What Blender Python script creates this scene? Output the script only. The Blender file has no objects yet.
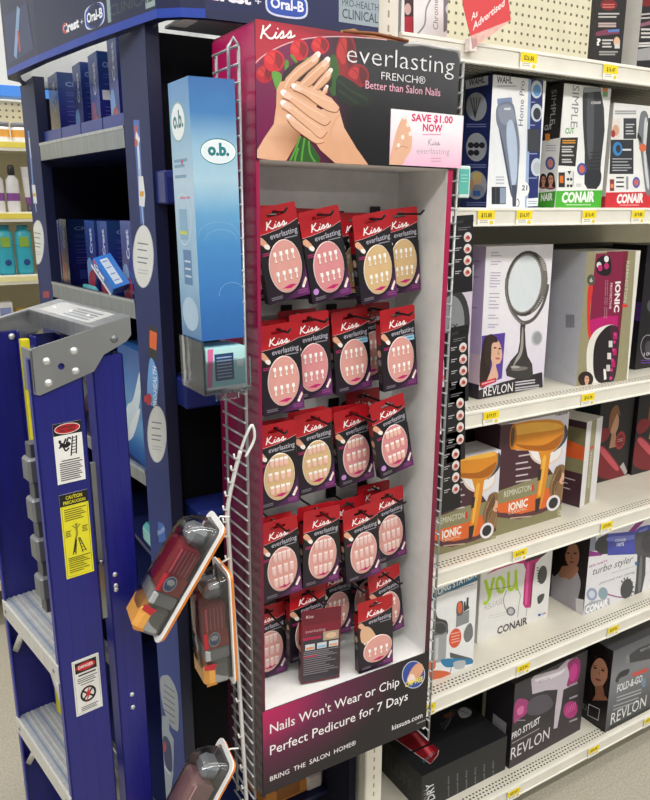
WORLD = 0.66
EXPO = -0.16
LIGHTS = [(0.8, -0.6, 3.4, 5.0, .35, 125), (0.8, 1.0, 3.5, 5.0, .35, 40), (-1.2, 1.2, 3.4, .35, 5.0, 50), (0.6, 3.0, 3.4, 4.0, .35, 60), (5.0, -4.5, 3.2, 7.0, .5, 180)]
import bpy, math, random
import numpy as np
from mathutils import Vector, Matrix, Euler
from mathutils.geometry import tessellate_polygon
random.seed(7)
S = bpy.context.scene
COL = S.collection
PI = math.pi

# ------------------------------------------------------------------ camera
EYE = np.array([0.0, 0.0, 1.75])
FPX = 745.918
def _n(v):
    v = np.array(v, float)
    return v / np.linalg.norm(v)
DX = _n((1275.0, -191.0, FPX))          # world X seen from the camera (right, down, forward)
DY = _n((-465.0, -191.0, FPX))
DZ = np.cross(DX, DY)
if DZ[1] > 0: DZ = -DZ
RW = np.array([DX, DY, DZ])
cam = bpy.data.cameras.new('camera')
camo = bpy.data.objects.new('camera', cam)
COL.objects.link(camo)
cx_, cy_, cz_ = RW @ np.array([1, 0, 0]), RW @ np.array([0, -1, 0]), RW @ np.array([0, 0, -1])
camo.matrix_world = Matrix(((cx_[0], cy_[0], cz_[0], EYE[0]), (cx_[1], cy_[1], cz_[1], EYE[1]), (cx_[2], cy_[2], cz_[2], EYE[2]), (0, 0, 0, 1)))
cam.sensor_fit = 'VERTICAL'; cam.sensor_height = 24.0
cam.lens = FPX / 800.0 * 24.0
cam.clip_start = 0.05
S.camera = camo
def ray(px, py): return RW @ np.array([px - 325.0, py - 400.0, FPX])
def onY(px, py, Y):
    d = ray(px, py); return EYE + d * (Y - EYE[1]) / d[1]
def onX(px, py, X):
    d = ray(px, py); return EYE + d * (X - EYE[0]) / d[0]
def zz(ox, oy, s): return lambda x, y: (ox + x / s, oy + y / s)
IDZ = lambda x, y: (x, y)

# ------------------------------------------------------------------ colour and materials
def lin(c):
    return c / 12.92 if c <= 0.04045 else ((c + 0.055) / 1.055) ** 2.4
_cc = {}
def H(s):
    if not isinstance(s, str): return tuple(s)
    if s not in _cc:
        t = s.lstrip('#')
        _cc[s] = tuple(lin(int(t[i:i + 2], 16) / 255.0) for i in (0, 2, 4)) + (1.0,)
    return _cc[s]
def mixc(a, b, t):
    a, b = H(a), H(b)
    return tuple(a[i] * (1 - t) + b[i] * t for i in range(4))

MATS = {}
def mk(name, rough=0.5, metal=0.0, spec=0.5, noise=0.06, nscale=40.0, bump=0.0, bscale=200.0, coat=0.0, alpha=1.0, stretch=None):
    m = bpy.data.materials.new(name); m.use_nodes = True
    nt = m.node_tree; nd = nt.nodes; lk = nt.links
    b = nd['Principled BSDF']
    at = nd.new('ShaderNodeAttribute'); at.attribute_name = 'Col'
    tc = nd.new('ShaderNodeTexCoord')
    mp = nd.new('ShaderNodeMapping')
    if stretch: mp.inputs['Scale'].default_value = stretch
    lk.new(tc.outputs['Object'], mp.inputs['Vector'])
    nz = nd.new('ShaderNodeTexNoise'); nz.inputs['Scale'].default_value = nscale; nz.inputs['Detail'].default_value = 3
    lk.new(mp.outputs['Vector'], nz.inputs['Vector'])
    mr = nd.new('ShaderNodeMapRange')
    mr.inputs['From Min'].default_value = 0.3; mr.inputs['From Max'].default_value = 0.7
    mr.inputs['To Min'].default_value = 1 - noise; mr.inputs['To Max'].default_value = 1 + noise
    lk.new(nz.outputs['Fac'], mr.inputs['Value'])
    mx = nd.new('ShaderNodeVectorMath'); mx.operation = 'SCALE'
    lk.new(at.outputs['Color'], mx.inputs[0]); lk.new(mr.outputs['Result'], mx.inputs['Scale'])
    lk.new(mx.outputs['Vector'], b.inputs['Base Color'])
    b.inputs['Roughness'].default_value = rough
    b.inputs['Metallic'].default_value = metal
    b.inputs['Specular IOR Level'].default_value = spec
    b.inputs['Coat Weight'].default_value = coat
    b.inputs['Coat Roughness'].default_value = 0.12
    b.inputs['Alpha'].default_value = alpha
    if bump:
        n2 = nd.new('ShaderNodeTexNoise'); n2.inputs['Scale'].default_value = bscale
        lk.new(mp.outputs['Vector'], n2.inputs['Vector'])
        bp = nd.new('ShaderNodeBump'); bp.inputs['Strength'].default_value = bump; bp.inputs['Distance'].default_value = 0.002
        lk.new(n2.outputs['Fac'], bp.inputs['Height']); lk.new(bp.outputs['Normal'], b.inputs['Normal'])
    MATS[name] = m
mk('card', 0.5, spec=0.35, noise=0.04)
mk('gloss', 0.22, spec=0.5, noise=0.03, bump=0.06, bscale=14.0)
mk('satin', 0.36, spec=0.45, noise=0.03, bump=0.04, bscale=18.0)
mk('matte', 0.85, spec=0.2, noise=0.06)
mk('painted_steel', 0.38, spec=0.5, noise=0.05, nscale=12.0)
mk('metal', 0.34, metal=1.0, noise=0.12, nscale=9.0, bump=0.08, bscale=120.0, stretch=(1, 8, 1))
mk('zinc', 0.45, metal=0.75, noise=0.1, nscale=30.0)
mk('fibreglass', 0.33, spec=0.5, noise=0.1, nscale=14.0, bump=0.1, bscale=60.0, stretch=(14, 14, 0.6))
mk('plastic', 0.3, spec=0.5, noise=0.04)
def clear_mat():
    m = bpy.data.materials.new('clear'); m.use_nodes = True
    nt = m.node_tree; nd = nt.nodes; lk = nt.links
    nd.remove(nd['Principled BSDF']); out = nd['Material Output']
    tr = nd.new('ShaderNodeBsdfTransparent'); tr.inputs['Color'].default_value = (.93, .94, .95, 1)
    gl = nd.new('ShaderNodeBsdfGlossy'); gl.inputs['Roughness'].default_value = 0.08
    fr = nd.new('ShaderNodeFresnel'); fr.inputs['IOR'].default_value = 1.5
    tc = nd.new('ShaderNodeTexCoord'); nz = nd.new('ShaderNodeTexNoise'); nz.inputs['Scale'].default_value = 60.0
    bp = nd.new('ShaderNodeBump'); bp.inputs['Strength'].default_value = .25; bp.inputs['Distance'].default_value = .003
    lk.new(tc.outputs['Object'], nz.inputs['Vector']); lk.new(nz.outputs['Fac'], bp.inputs['Height'])
    lk.new(bp.outputs['Normal'], gl.inputs['Normal']); lk.new(bp.outputs['Normal'], fr.inputs['Normal'])
    ma = nd.new('ShaderNodeMath'); ma.operation = 'MULTIPLY_ADD'; ma.inputs[1].default_value = .9; ma.inputs[2].default_value = .05
    lk.new(fr.outputs['Fac'], ma.inputs[0])
    mx = nd.new('ShaderNodeMixShader')
    lk.new(ma.outputs[0], mx.inputs[0]); lk.new(tr.outputs[0], mx.inputs[1]); lk.new(gl.outputs[0], mx.inputs[2]); lk.new(mx.outputs[0], out.inputs['Surface'])
    MATS['clear'] = m
clear_mat()
mk('tread_alu', 0.45, metal=0.35, noise=0.08, nscale=20.0, stretch=(1, 6, 1))
mk('haze_plastic', 0.2, spec=0.6, noise=0.02, alpha=0.5)
mk('wall', 0.8, spec=0.2, noise=0.03, nscale=3.0)

def speckle_floor():
    m = bpy.data.materials.new('vinyl_floor'); m.use_nodes = True
    nt = m.node_tree; nd = nt.nodes; lk = nt.links; b = nd['Principled BSDF']
    tc = nd.new('ShaderNodeTexCoord')
    n1 = nd.new('ShaderNodeTexNoise'); n1.inputs['Scale'].default_value = 160.0; n1.inputs['Detail'].default_value = 5
    r = nd.new('ShaderNodeValToRGB')
    r.color_ramp.elements[0].position = 0.36; r.color_ramp.elements[0].color = H('#a39d8f')
    r.color_ramp.elements[1].position = 0.62; r.color_ramp.elements[1].color = H('#bdb6a6')
    bk = nd.new('ShaderNodeTexBrick'); bk.offset = 0.0
    bk.inputs['Scale'].default_value = 1.0; bk.inputs['Brick Width'].default_value = 0.305; bk.inputs['Row Height'].default_value = 0.305
    bk.inputs['Mortar Size'].default_value = 0.002; bk.inputs['Mortar'].default_value = H('#a8a294')
    lk.new(tc.outputs['Object'], n1.inputs['Vector']); lk.new(n1.outputs['Fac'], r.inputs['Fac'])
    lk.new(tc.outputs['Object'], bk.inputs['Vector'])
    lk.new(r.outputs['Color'], bk.inputs['Color1']); lk.new(r.outputs['Color'], bk.inputs['Color2'])
    lk.new(bk.outputs['Color'], b.inputs['Base Color'])
    b.inputs['Roughness'].default_value = 0.3
    MATS['vinyl_floor'] = m
speckle_floor()

# ------------------------------------------------------------------ mesh builder
class MB:
    def __init__(s, mat='card'):
        s.v = []; s.f = []; s.c = []; s.m = []; s.sm = []; s.mat = mat
    def poly(s, pts, col, mat=None, smooth=False):
        i = len(s.v); s.v += [tuple(map(float, p)) for p in pts]
        s.f.append(list(range(i, i + len(pts))))
        s.c.append([H(k) for k in col] if isinstance(col, list) else [H(col)] * len(pts))
        s.m.append(mat or s.mat); s.sm.append(smooth)
    def raw(s, verts, faces, col, mat=None, smooth=False):
        i = len(s.v); s.v += [tuple(map(float, p)) for p in verts]
        for f in faces:
            s.f.append([i + k for k in f]); s.c.append([H(col)] * len(f)); s.m.append(mat or s.mat); s.sm.append(smooth)
    def box(s, a, b, col, mat=None, c=0.0, cols=None):
        x0, y0, z0 = a; x1, y1, z1 = b
        d = min(c, (x1 - x0) * .45, (y1 - y0) * .45, (z1 - z0) * .45)
        if d <= 0:
            v = [(x0, y0, z0), (x1, y0, z0), (x1, y1, z0), (x0, y1, z0), (x0, y0, z1), (x1, y0, z1), (x1, y1, z1), (x0, y1, z1)]
            fs = [(0, 3, 2, 1), (4, 5, 6, 7), (0, 1, 5, 4), (1, 2, 6, 5), (2, 3, 7, 6), (3, 0, 4, 7)]
            names = ['bottom', 'top', 'front', 'right', 'back', 'left']
            i = len(s.v); s.v += v
            for f, nme in zip(fs, names):
                s.f.append([i + k for k in f]); cc = (cols or {}).get(nme, col)
                s.c.append([H(cc)] * 4); s.m.append(mat or s.mat); s.sm.append(False)
            return
        X = (x0, x1); Y = (y0, y1); Z = (z0, z1)
        idx = {}; v = []
        for i in (0, 1):
            for j in (0, 1):
                for k in (0, 1):
                    p = (X[i], Y[j], Z[k]); sg = (1 - 2 * i, 1 - 2 * j, 1 - 2 * k)
                    for ax in range(3):
                        q = [p[t] + (0 if t == ax else sg[t] * d) for t in range(3)]
                        idx[(i, j, k, ax)] = len(v); v.append(tuple(q))
        fs = []
        for ax in range(3):
            o = [t for t in range(3) if t != ax]
            for sd in (0, 1):
                q = []
                for (a1, b1) in ((0, 0), (1, 0), (1, 1), (0, 1)):
                    key = [0, 0, 0]; key[ax] = sd; key[o[0]] = a1; key[o[1]] = b1
                    q.append(idx[(*key, ax)])
                fs.append(q)
        for ax in range(3):
            o = [t for t in range(3) if t != ax]
            for a1 in (0, 1):
                for b1 in (0, 1):
                    k0 = [0, 0, 0]; k0[o[0]] = a1; k0[o[1]] = b1
                    k1 = list(k0); k1[ax] = 1
                    fs.append([idx[(*k0, o[0])], idx[(*k0, o[1])], idx[(*k1, o[1])], idx[(*k1, o[0])]])
        for i in (0, 1):
            for j in (0, 1):
                for k in (0, 1):
                    fs.append([idx[(i, j, k, t)] for t in range(3)])
        ctr = Vector(((x0 + x1) / 2, (y0 + y1) / 2, (z0 + z1) / 2)); out = []
        for f in fs:
            P = [Vector(v[k]) for k in f]
            n = (P[1] - P[0]).cross(P[2] - P[0])
            fc = sum(P, Vector()) / len(P) - ctr
            out.append(f if n.dot(fc) > 0 else f[::-1])
        s.raw(v, out, col, mat)
    def tube(s, path, r, col, n=8, mat=None, cap=True):
        P = [Vector(p) for p in path]; rings = []
        rr = r if isinstance(r, (list, tuple)) else [r] * len(P)
        up = None
        for i, p in enumerate(P):
            t = (P[min(i + 1, len(P) - 1)] - P[max(i - 1, 0)]).normalized()
            if up is None:
                up = Vector((0, 0, 1)) if abs(t.z) < 0.9 else Vector((1, 0, 0))
            a = t.cross(up).normalized(); b = a.cross(t).normalized(); up = b
            rings.append([p + (a * math.cos(k * 2 * PI / n) + b * math.sin(k * 2 * PI / n)) * rr[i] for k in range(n)])
        v = [q for rg in rings for q in rg]; fs = []
        for i in range(len(P) - 1):
            for k in range(n):
                fs.append((i * n + k, i * n + (k + 1) % n, (i + 1) * n + (k + 1) % n, (i + 1) * n + k))
        if cap: fs += [tuple(range(n))[::-1], tuple(range((len(P) - 1) * n, len(P) * n))]
        s.raw(v, fs, col, mat, smooth=True)
    def lathe(s, prof, col, o=(0, 0, 0), n=16, mat=None, cols=None, sx=1.0, sy=1.0):
        i0 = len(s.v)
        for (r, z) in prof:
            for k in range(n):
                a = 2 * PI * k / n
                s.v.append((o[0] + r * math.cos(a) * sx, o[1] + r * math.sin(a) * sy, o[2] + z))
        for i in range(len(prof) - 1):
            cc = cols[i] if cols else col
            for k in range(n):
                s.f.append([i0 + i * n + k, i0 + i * n + (k + 1) % n, i0 + (i + 1) * n + (k + 1) % n, i0 + (i + 1) * n + k])
                s.c.append([H(cc)] * 4); s.m.append(mat or s.mat); s.sm.append(True)
        for i, rev in ((0, True), (len(prof) - 1, False)):
            if prof[i][0] > 1e-6:
                f = [i0 + i * n + k for k in range(n)]
                s.f.append(f[::-1] if rev else f); s.c.append([H(cols[min(i, len(cols) - 1)] if cols else col)] * n); s.m.append(mat or s.mat); s.sm.append(False)
    def dome(s, c, n, r, h, col, seg=10, mat=None):
        c = Vector(c); n = Vector(n).normalized()
        a = n.orthogonal().normalized(); b = n.cross(a); v = []; fs = []
        L = 4
        for i in range(L):
            t = i / L * PI / 2
            for k in range(seg):
                q = 2 * PI * k / seg
                v.append(c + (a * math.cos(q) + b * math.sin(q)) * r * math.cos(t) + n * h * math.sin(t))
        v.append(c + n * h)
        for i in range(L - 1):
            for k in range(seg):
                fs.append((i * seg + k, i * seg + (k + 1) % seg, (i + 1) * seg + (k + 1) % seg, (i + 1) * seg + k))
        for k in range(seg): fs.append(((L - 1) * seg + k, (L - 1) * seg + (k + 1) % seg, L * seg))
        s.raw(v, fs, col, mat, smooth=True)
    def prism(s, pts2, o, U, V, depth, col, mat=None, holes=()):
        """polygon in the frame (o,U,V), given thickness away from U x V"""
        o, U, V = Vector(o), Vector(U), Vector(V); N = U.cross(V).normalized()
        loops = [pts2] + list(holes)
        flat = [p for l in loops for p in l]
        tris = tessellate_polygon([[Vector((p[0], p[1], 0)) for p in l] for l in loops])
        fr = [o + U * p[0] + V * p[1] for p in flat]; bk = [p - N * depth for p in fr]
        fs = []
        for t in tris:
            a, b, c = (Vector(flat[k]) for k in t)
            ccw = (b - a).x * (c - a).y - (b - a).y * (c - a).x > 0
            t = tuple(t) if ccw else tuple(t)[::-1]
            fs.append(t); fs.append(tuple(len(flat) + k for k in t[::-1]))
        st = 0
        for l in loops:
            m = len(l); ar = sum(l[i][0] * l[(i + 1) % m][1] - l[(i + 1) % m][0] * l[i][1] for i in range(m))
            if l is not pts2: ar = -ar
            for i in range(m):
                a, b = st + i, st + (i + 1) % m
                q = (a, len(flat) + a, len(flat) + b, b)
                fs.append(q if ar > 0 else q[::-1])
            st += m
        s.raw(fr + bk, fs, col, mat)
    def build(s, name, parent=None, origin=(0, 0, 0), rot=None):
        me = bpy.data.meshes.new(name)
        ox, oy, oz = origin
        me.from_pydata([(x - ox, y - oy, z - oz) for x, y, z in s.v], [], s.f)
        names = list(dict.fromkeys(s.m))
        for nme in names: me.materials.append(MATS[nme])
        me.polygons.foreach_set('material_index', [names.index(k) for k in s.m])
        me.polygons.foreach_set('use_smooth', s.sm)
        at = me.color_attributes.new('Col', 'FLOAT_COLOR', 'CORNER')
        flat = [x for f in s.c for c in f for x in c]
        at.data.foreach_set('color', flat)
        me.update()
        o = bpy.data.objects.new(name, me); COL.objects.link(o)
        if parent: o.parent = parent
        else: o.location = origin
        if rot: o.rotation_euler = rot
        return o

def tag(o, label, cat, group=None):
    o['label'] = label; o['category'] = cat
    if group: o['group'] = group
    return o
def thing(name, label, cat, loc=(0, 0, 0), rot=(0, 0, 0), group=None):
    o = bpy.data.objects.new(name, None); COL.objects.link(o)
    o.empty_display_size = 0.05
    o.location = loc; o.rotation_euler = rot
    return tag(o, label, cat, group)
def struct(o):
    o['kind'] = 'structure'; return o
KIDS = {}
def copy_tree(o, parent=None):
    c = o.copy(); COL.objects.link(c)
    if parent: c.parent = parent
    for ch in list(o.children): copy_tree(ch, c)
    return c

# ------------------------------------------------------------------ printing on faces
_tc = {}
def text_mesh(t, bold=0.0, shear=0.0):
    k = (t, bold, shear)
    if k not in _tc:
        cu = bpy.data.curves.new('t', 'FONT'); cu.body = t; cu.size = 1.0; cu.resolution_u = 2; cu.fill_mode = 'FRONT'
        cu.offset = bold; cu.shear = shear
        ob = bpy.data.objects.new('t', cu); COL.objects.link(ob)
        dg = bpy.context.evaluated_depsgraph_get(); dg.update()
        me = bpy.data.meshes.new_from_object(ob.evaluated_get(dg))
        v = [(p.co.x, p.co.y) for p in me.vertices]; f = [list(p.vertices) for p in me.polygons]
        COL.objects.unlink(ob); bpy.data.objects.remove(ob); bpy.data.curves.remove(cu); bpy.data.meshes.remove(me)
        _tc[k] = (v, f)
    return _tc[k]
CAPH = max(y for x, y in text_mesh('H')[0])
def smooth_path(pts, closed=False, n=6):
    P = [np.array(p, float) for p in pts]; out = []
    m = len(P)
    for i in range(m if closed else m - 1):
        g = lambda k: P[k % m] if closed else P[min(max(k, 0), m - 1)]
        p0, p1, p2, p3 = g(i - 1), g(i), g(i + 1), g(i + 2)
        for j in range(n):
            t = j / n
            out.append(0.5 * (2 * p1 + (p2 - p0) * t + (2 * p0 - 5 * p1 + 4 * p2 - p3) * t * t + (3 * p1 - p0 - 3 * p2 + p3) * t ** 3))
    if not closed: out.append(P[-1])
    return [tuple(p) for p in out]

class Canvas:
    """printing on the flat face O + u*U*w + v*V*h of a mesh; world O,U,V locate the face for measuring"""
    def __init__(s, mb, O, U, V, w, h, mat=None, M=None, surf=None):
        s.mb = mb; s.O, s.U, s.V = Vector(O), Vector(U), Vector(V); s.w, s.h = w, h
        s.N = s.U.cross(s.V).normalized(); s.k = 0; s.mat = mat; s.surf = surf; s.zf = None; s.clip = True
        M = M or Matrix.Identity(4)
        s.WO = np.array(M @ s.O); R3 = M.to_3x3()
        s.WU = np.array(R3 @ s.U); s.WV = np.array(R3 @ s.V); s.WN = np.array(R3 @ s.N)
    def trace(s, z): s.zf = z; return s
    def q(s, p):
        if s.zf is None: u, v = p
        else:
            d = ray(*s.zf(*p)); P = EYE + d * (np.dot(s.WO - EYE, s.WN) / np.dot(d, s.WN)) - s.WO
            u, v = float(P @ s.WU) / s.w, float(P @ s.WV) / s.h
        return (u, v)
    def cl(s, p): return (min(max(p[0], 0.0), 1.0), min(max(p[1], 0.0), 1.0)) if s.clip else p
    def at(s, u, v, off):
        if s.surf: return s.surf(u, v, off)
        return s.O + s.U * (u * s.w) + s.V * (v * s.h) + s.N * off
    def _layer(s): s.k += 1; return 0.000016 * s.k + 0.00003
    def _emit(s, uv, faces, col, off):
        i = len(s.mb.v)
        for j, p in enumerate(uv): s.mb.v.append(tuple(s.at(*s.cl(p), off[j] if isinstance(off, list) else off)))
        for f in faces:
            a, b, c = (uv[k] for k in f[:3])
            ar = sum(uv[f[j]][0] * uv[f[(j + 1) % len(f)]][1] - uv[f[(j + 1) % len(f)]][0] * uv[f[j]][1] for j in range(len(f)))
            if abs(ar) < 1e-12: continue
            f = list(f) if ar > 0 else list(f)[::-1]
            s.mb.f.append([i + k for k in f])
            s.mb.c.append([H(col[k]) for k in f] if isinstance(col, list) else [H(col)] * len(f))
            s.mb.m.append(s.mat or s.mb.mat); s.mb.sm.append(False)
    def poly(s, pts, col, smooth=False, raw=False):
        if smooth: pts = smooth_path(pts, True, 5)
        uv = [p if raw else s.q(p) for p in pts]
        tr = tessellate_polygon([[Vector((p[0] * s.w, p[1] * s.h, 0)) for p in uv]])
        s._emit(uv, [tuple(t) for t in tr], col, s._layer())
    def rect(s, x0, y0, x1, y1, col): s.poly([(x0, y0), (x1, y0), (x1, y1), (x0, y1)], col)
    def fill(s, col): s.poly([(0, 0), (1, 0), (1, 1), (0, 1)], col, raw=True)
    def grad(s, cols, axis='v', a=(0, 0), b=(1, 1)):
        """a printed colour ramp between the face coordinates a and b"""
        n = len(cols); uv = []; cc = []
        for i, c in enumerate(cols):
            t = i / (n - 1)
            if axis == 'v':
                y = a[1] + (b[1] - a[1]) * t; uv += [(a[0], y), (b[0], y)]
            else:
                x = a[0] + (b[0] - a[0]) * t; uv += [(x, a[1]), (x, b[1])]
            cc += [c, c]
        s._emit(uv, [(2 * i, 2 * i + 1, 2 * i + 3, 2 * i + 2) for i in range(n - 1)], cc, s._layer())
    def ell(s, cx, cy, rx, ry, col, rot=0.0, n=28):
        ca, sa = math.cos(rot), math.sin(rot)
        s.poly([(cx + rx * math.cos(2 * PI * k / n) * ca - ry * math.sin(2 * PI * k / n) * sa, cy + rx * math.cos(2 * PI * k / n) * sa + ry * math.sin(2 * PI * k / n) * ca) for k in range(n)], col)
    def ring(s, cx, cy, rx, ry, wd, col, rot=0.0, a0=0.0, a1=2 * PI, n=30):
        ca, sa = math.cos(rot), math.sin(rot)
        s.line([(cx + rx * math.cos(a0 + (a1 - a0) * k / n) * ca - ry * math.sin(a0 + (a1 - a0) * k / n) * sa, cy + rx * math.cos(a0 + (a1 - a0) * k / n) * sa + ry * math.sin(a0 + (a1 - a0) * k / n) * ca) for k in range(n + 1)], wd, col)
    def line(s, pts, wd, col, smooth=False, raw=False):
        """ribbon of width wd (metres)"""
        if smooth: pts = smooth_path(pts)
        P = [np.array(p if raw else s.q(p)) * np.array([s.w, s.h]) for p in pts]
        L = []; R = []
        for i, p in enumerate(P):
            t = P[min(i + 1, len(P) - 1)] - P[max(i - 1, 0)]
            l = np.linalg.norm(t); t = t / l if l > 1e-9 else np.array([1.0, 0.0])
            nn = np.array([-t[1], t[0]]) * (wd[min(i, len(wd) - 1)] if isinstance(wd, list) else wd) / 2
            L.append(p + nn); R.append(p - nn)
        uv = [(float(p[0] / s.w), float(p[1] / s.h)) for p in L + R]; m = len(P)
        o0 = s._layer(); of = [o0 + 2e-6 * i for i in range(m)] * 2        # the stroke climbs a hair so its crossings never coincide
        s._emit(uv, [(i, m + i, m + i + 1, i + 1) for i in range(m - 1)], col, of)
    def text(s, t, p0, p1, hgt, col, bold=0.0, shear=0.0):
        """text whose baseline runs from p0 to p1; hgt = capital height as a point offset in the same coordinates"""
        v, f = text_mesh(t, bold, shear)
        if not v: return
        x0 = min(p[0] for p in v); x1 = max(p[0] for p in v)
        a = np.array(s.q(p0)); b = np.array(s.q(p1))
        c = np.array(s.q((p0[0], p0[1] - hgt))) if s.zf else a + np.array([0, hgt])
        up = c - a
        if s.zf:
            # keep the letters upright on the face
            up = np.array([0.0, up[1]])
        ex = (b - a) / (x1 - x0); ey = up / CAPH
        uv = [tuple(a + ex * (p[0] - x0) + ey * p[1]) for p in v]
        s._emit([(float(x), float(y)) for x, y in uv], f, col, s._layer())
    def vtext(s, t, p0, p1, wid, col, bold=0.0):
        """text turned to run from p0 to p1, letter tops towards -x/+x by the sign of wid (same coordinates)"""
        v, f = text_mesh(t, bold, 0.0)
        x0 = min(p[0] for p in v); x1 = max(p[0] for p in v)
        a = np.array(s.q(p0)); b = np.array(s.q(p1)); c = np.array(s.q((p0[0] + wid, p0[1])))
        up = np.array([c[0] - a[0], 0.0])
        uv = [tuple(a + (b - a) * (p[0] - x0) / (x1 - x0) + up * p[1] / CAPH) for p in v]
        s._emit([(float(x), float(y)) for x, y in uv], f, col, s._layer())
    def lines(s, x0, x1, ys, th, col, jag=0.0, slope=0.0):
        """rows of small print too fine to read in the photo"""
        for i, y in enumerate(ys):
            xe = x1 - jag * ((i * 37) % 10) / 10 * (x1 - x0)
            s.poly([(x0, y), (xe, y + slope * (xe - x0)), (xe, y + th + slope * (xe - x0)), (x0, y + th)], col)

KISS = [  # the cursive word, stroke by stroke, in a box 1 wide and 0.62 tall
    [(0.10, 0.58), (0.07, 0.30), (0.02, 0.02)],
    [(0.30, 0.60), (0.18, 0.42), (0.08, 0.28), (0.15, 0.22), (0.24, 0.06), (0.34, 0.02), (0.41, 0.12), (0.46, 0.28), (0.42, 0.10), (0.47, 0.03), (0.55, 0.14), (0.64, 0.30), (0.66, 0.18), (0.64, 0.05), (0.56, 0.03), (0.68, 0.05), (0.78, 0.16), (0.86, 0.30), (0.88, 0.18), (0.85, 0.05), (0.77, 0.03), (0.90, 0.04), (1.0, 0.12)],
    [(0.49, 0.40), (0.51, 0.44)],
]
def kiss_logo(c, p0, p1, hgt, col, wd):
    a = np.array(c.q(p0)); b = np.array(c.q(p1))
    t = np.array(c.q((p0[0], p0[1] - hgt))) if c.zf else a + np.array([0, hgt])
    for st in KISS:
        pts = [tuple(a + (b - a) * x + (t - a) * (y / 0.62)) for x, y in smooth_path(st, False, 5)]
        c.line(pts, wd, col, raw=True)

def portrait(c, x, y, w, h, hair, skin, top=None, side=1):
    """a printed head with hair; x,y is the face centre in the canvas coordinates; y runs down when measured, up otherwise"""
    d = -1 if c.zf else 1
    c.poly([(x - .95 * w, y - d * 1.35 * h), (x - .85 * w, y + d * .2 * h), (x - .55 * w, y + d * 1.0 * h), (x, y + d * 1.2 * h), (x + .6 * w, y + d * .95 * h), (x + .85 * w, y + d * .1 * h), (x + .9 * w, y - d * 1.35 * h)], hair, smooth=True)
    c.poly([(x - .28 * w, y - d * .6 * h), (x + .28 * w, y - d * .6 * h), (x + .34 * w, y - d * 1.3 * h), (x - .34 * w, y - d * 1.3 * h)], skin)
    if top: c.poly([(x - .9 * w, y - d * 1.35 * h), (x - .4 * w, y - d * 1.08 * h), (x, y - d * 1.25 * h), (x + .4 * w, y - d * 1.08 * h), (x + .9 * w, y - d * 1.35 * h)], top)
    c.ell(x + side * .05 * w, y, .52 * w, .82 * h, skin)
    c.poly([(x - .6 * w, y + d * .3 * h), (x - .35 * w, y + d * .85 * h), (x + side * .2 * w, y + d * .95 * h), (x + .6 * w, y + d * .4 * h), (x + .3 * w, y + d * .66 * h), (x - .15 * w, y + d * .72 * h)], hair, smooth=True)
    for e in (-.2, .24): c.ell(x + (e + side * .05) * w, y + d * .12 * h, .1 * w, .055 * h, '#2a1c18')
    for e in (-.2, .24): c.line([(x + (e - .12 + side * .05) * w, y + d * .24 * h), (x + (e + .12 + side * .05) * w, y + d * .26 * h)], abs(.05 * h) * (0.0013 if c.zf else c.h), '#3a2a22')
    c.poly([(x + side * .06 * w, y + d * .1 * h), (x + side * .15 * w, y - d * .2 * h), (x + side * .02 * w, y - d * .2 * h)], mixc(skin, '#8a5a42', .35))
    c.ell(x + side * .06 * w, y - d * .42 * h, .17 * w, .075 * h, '#a8473f')

def carton(name, label, cat, loc, rotz, w, h, d, body='#f4f4f2', mat='card', group=None, front=None, left=None, top=None, fm=None, chamfer=0.0012):
    """printed box: front-left-bottom corner at loc, front facing -y before turning by rotz"""
    mb = MB(mat)
    mb.box((0, 0, 0), (w, d, h), body, c=chamfer)
    M = Matrix.Translation(loc) @ Matrix.Rotation(rotz, 4, 'Z')
    if front: front(Canvas(mb, (0, 0, 0), (1, 0, 0), (0, 0, 1), w, h, fm or mat, M))
    if left: left(Canvas(mb, (0, d, 0), (0, -1, 0), (0, 0, 1), d, h, fm or mat, M))
    if top: top(Canvas(mb, (0, 0, h), (1, 0, 0), (0, 1, 0), w, d, fm or mat, M))
    # closing flap seam on top
    mb.box((w * .02, d * .46, h), (w * .98, d * .5, h + 0.0004), body)
    o = mb.build(name)
    o.location = loc; o.rotation_euler = (0, 0, rotz)
    return tag(o, label, cat, group)
# ------------------------------------------------------------------ setting
CREAM = '#e4dfd0'
mb = MB('vinyl_floor'); mb.box((-4, -3, -0.05), (6, 8, 0), '#ffffff'); struct(mb.build('floor'))
mb = MB('wall'); mb.box((-4, 4.2, 0), (6, 4.3, 4.0), '#d9dcdc'); struct(mb.build('wall_back'))

# ------------------------------------------------------------------ shelving run
GY = 1.29           # front of the shelves
SHELVES = [(2.083, 'T'), (1.75, 'A'), (1.28, 'B'), (0.884, 'C'), (0.525, 'D'), (0.11, 'E')]
GX0, GX1 = 0.95, 2.75
gl = (0.95, GY, 0.0)
gon = thing('gondola_shelving', 'cream steel store shelving run with perforated shelves and a pegboard back', 'shelving', gl)
def gp(mb, name, parent=None): return mb.build(name, parent or gon, gl)
mb = MB('painted_steel')
mb.box((GX0, 1.76, 0), (GX1, 1.775, 2.75), '#dcd6bc')
for i in range(52):
    for j in range(18):
        x = 0.98 + i * 0.0254; z = 2.10 + j * 0.0254
        if x < GX1 - .02: mb.box((x - .0035, 1.7592, z - .0035), (x + .0035, 1.7601, z + .0035), '#6e6652')
gp(mb, 'pegboard_back')
for x0 in (0.887,):
    mb = MB('painted_steel'); mb.box((x0, 1.275, 0), (x0 + .05, 1.32, 2.75), CREAM, c=.003)
    for k in range(90): mb.box((x0 + .023, 1.2747, .2 + k * .0254), (x0 + .027, 1.2752, .212 + k * .0254), '#9a9484')
    gp(mb, 'upright')
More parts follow.
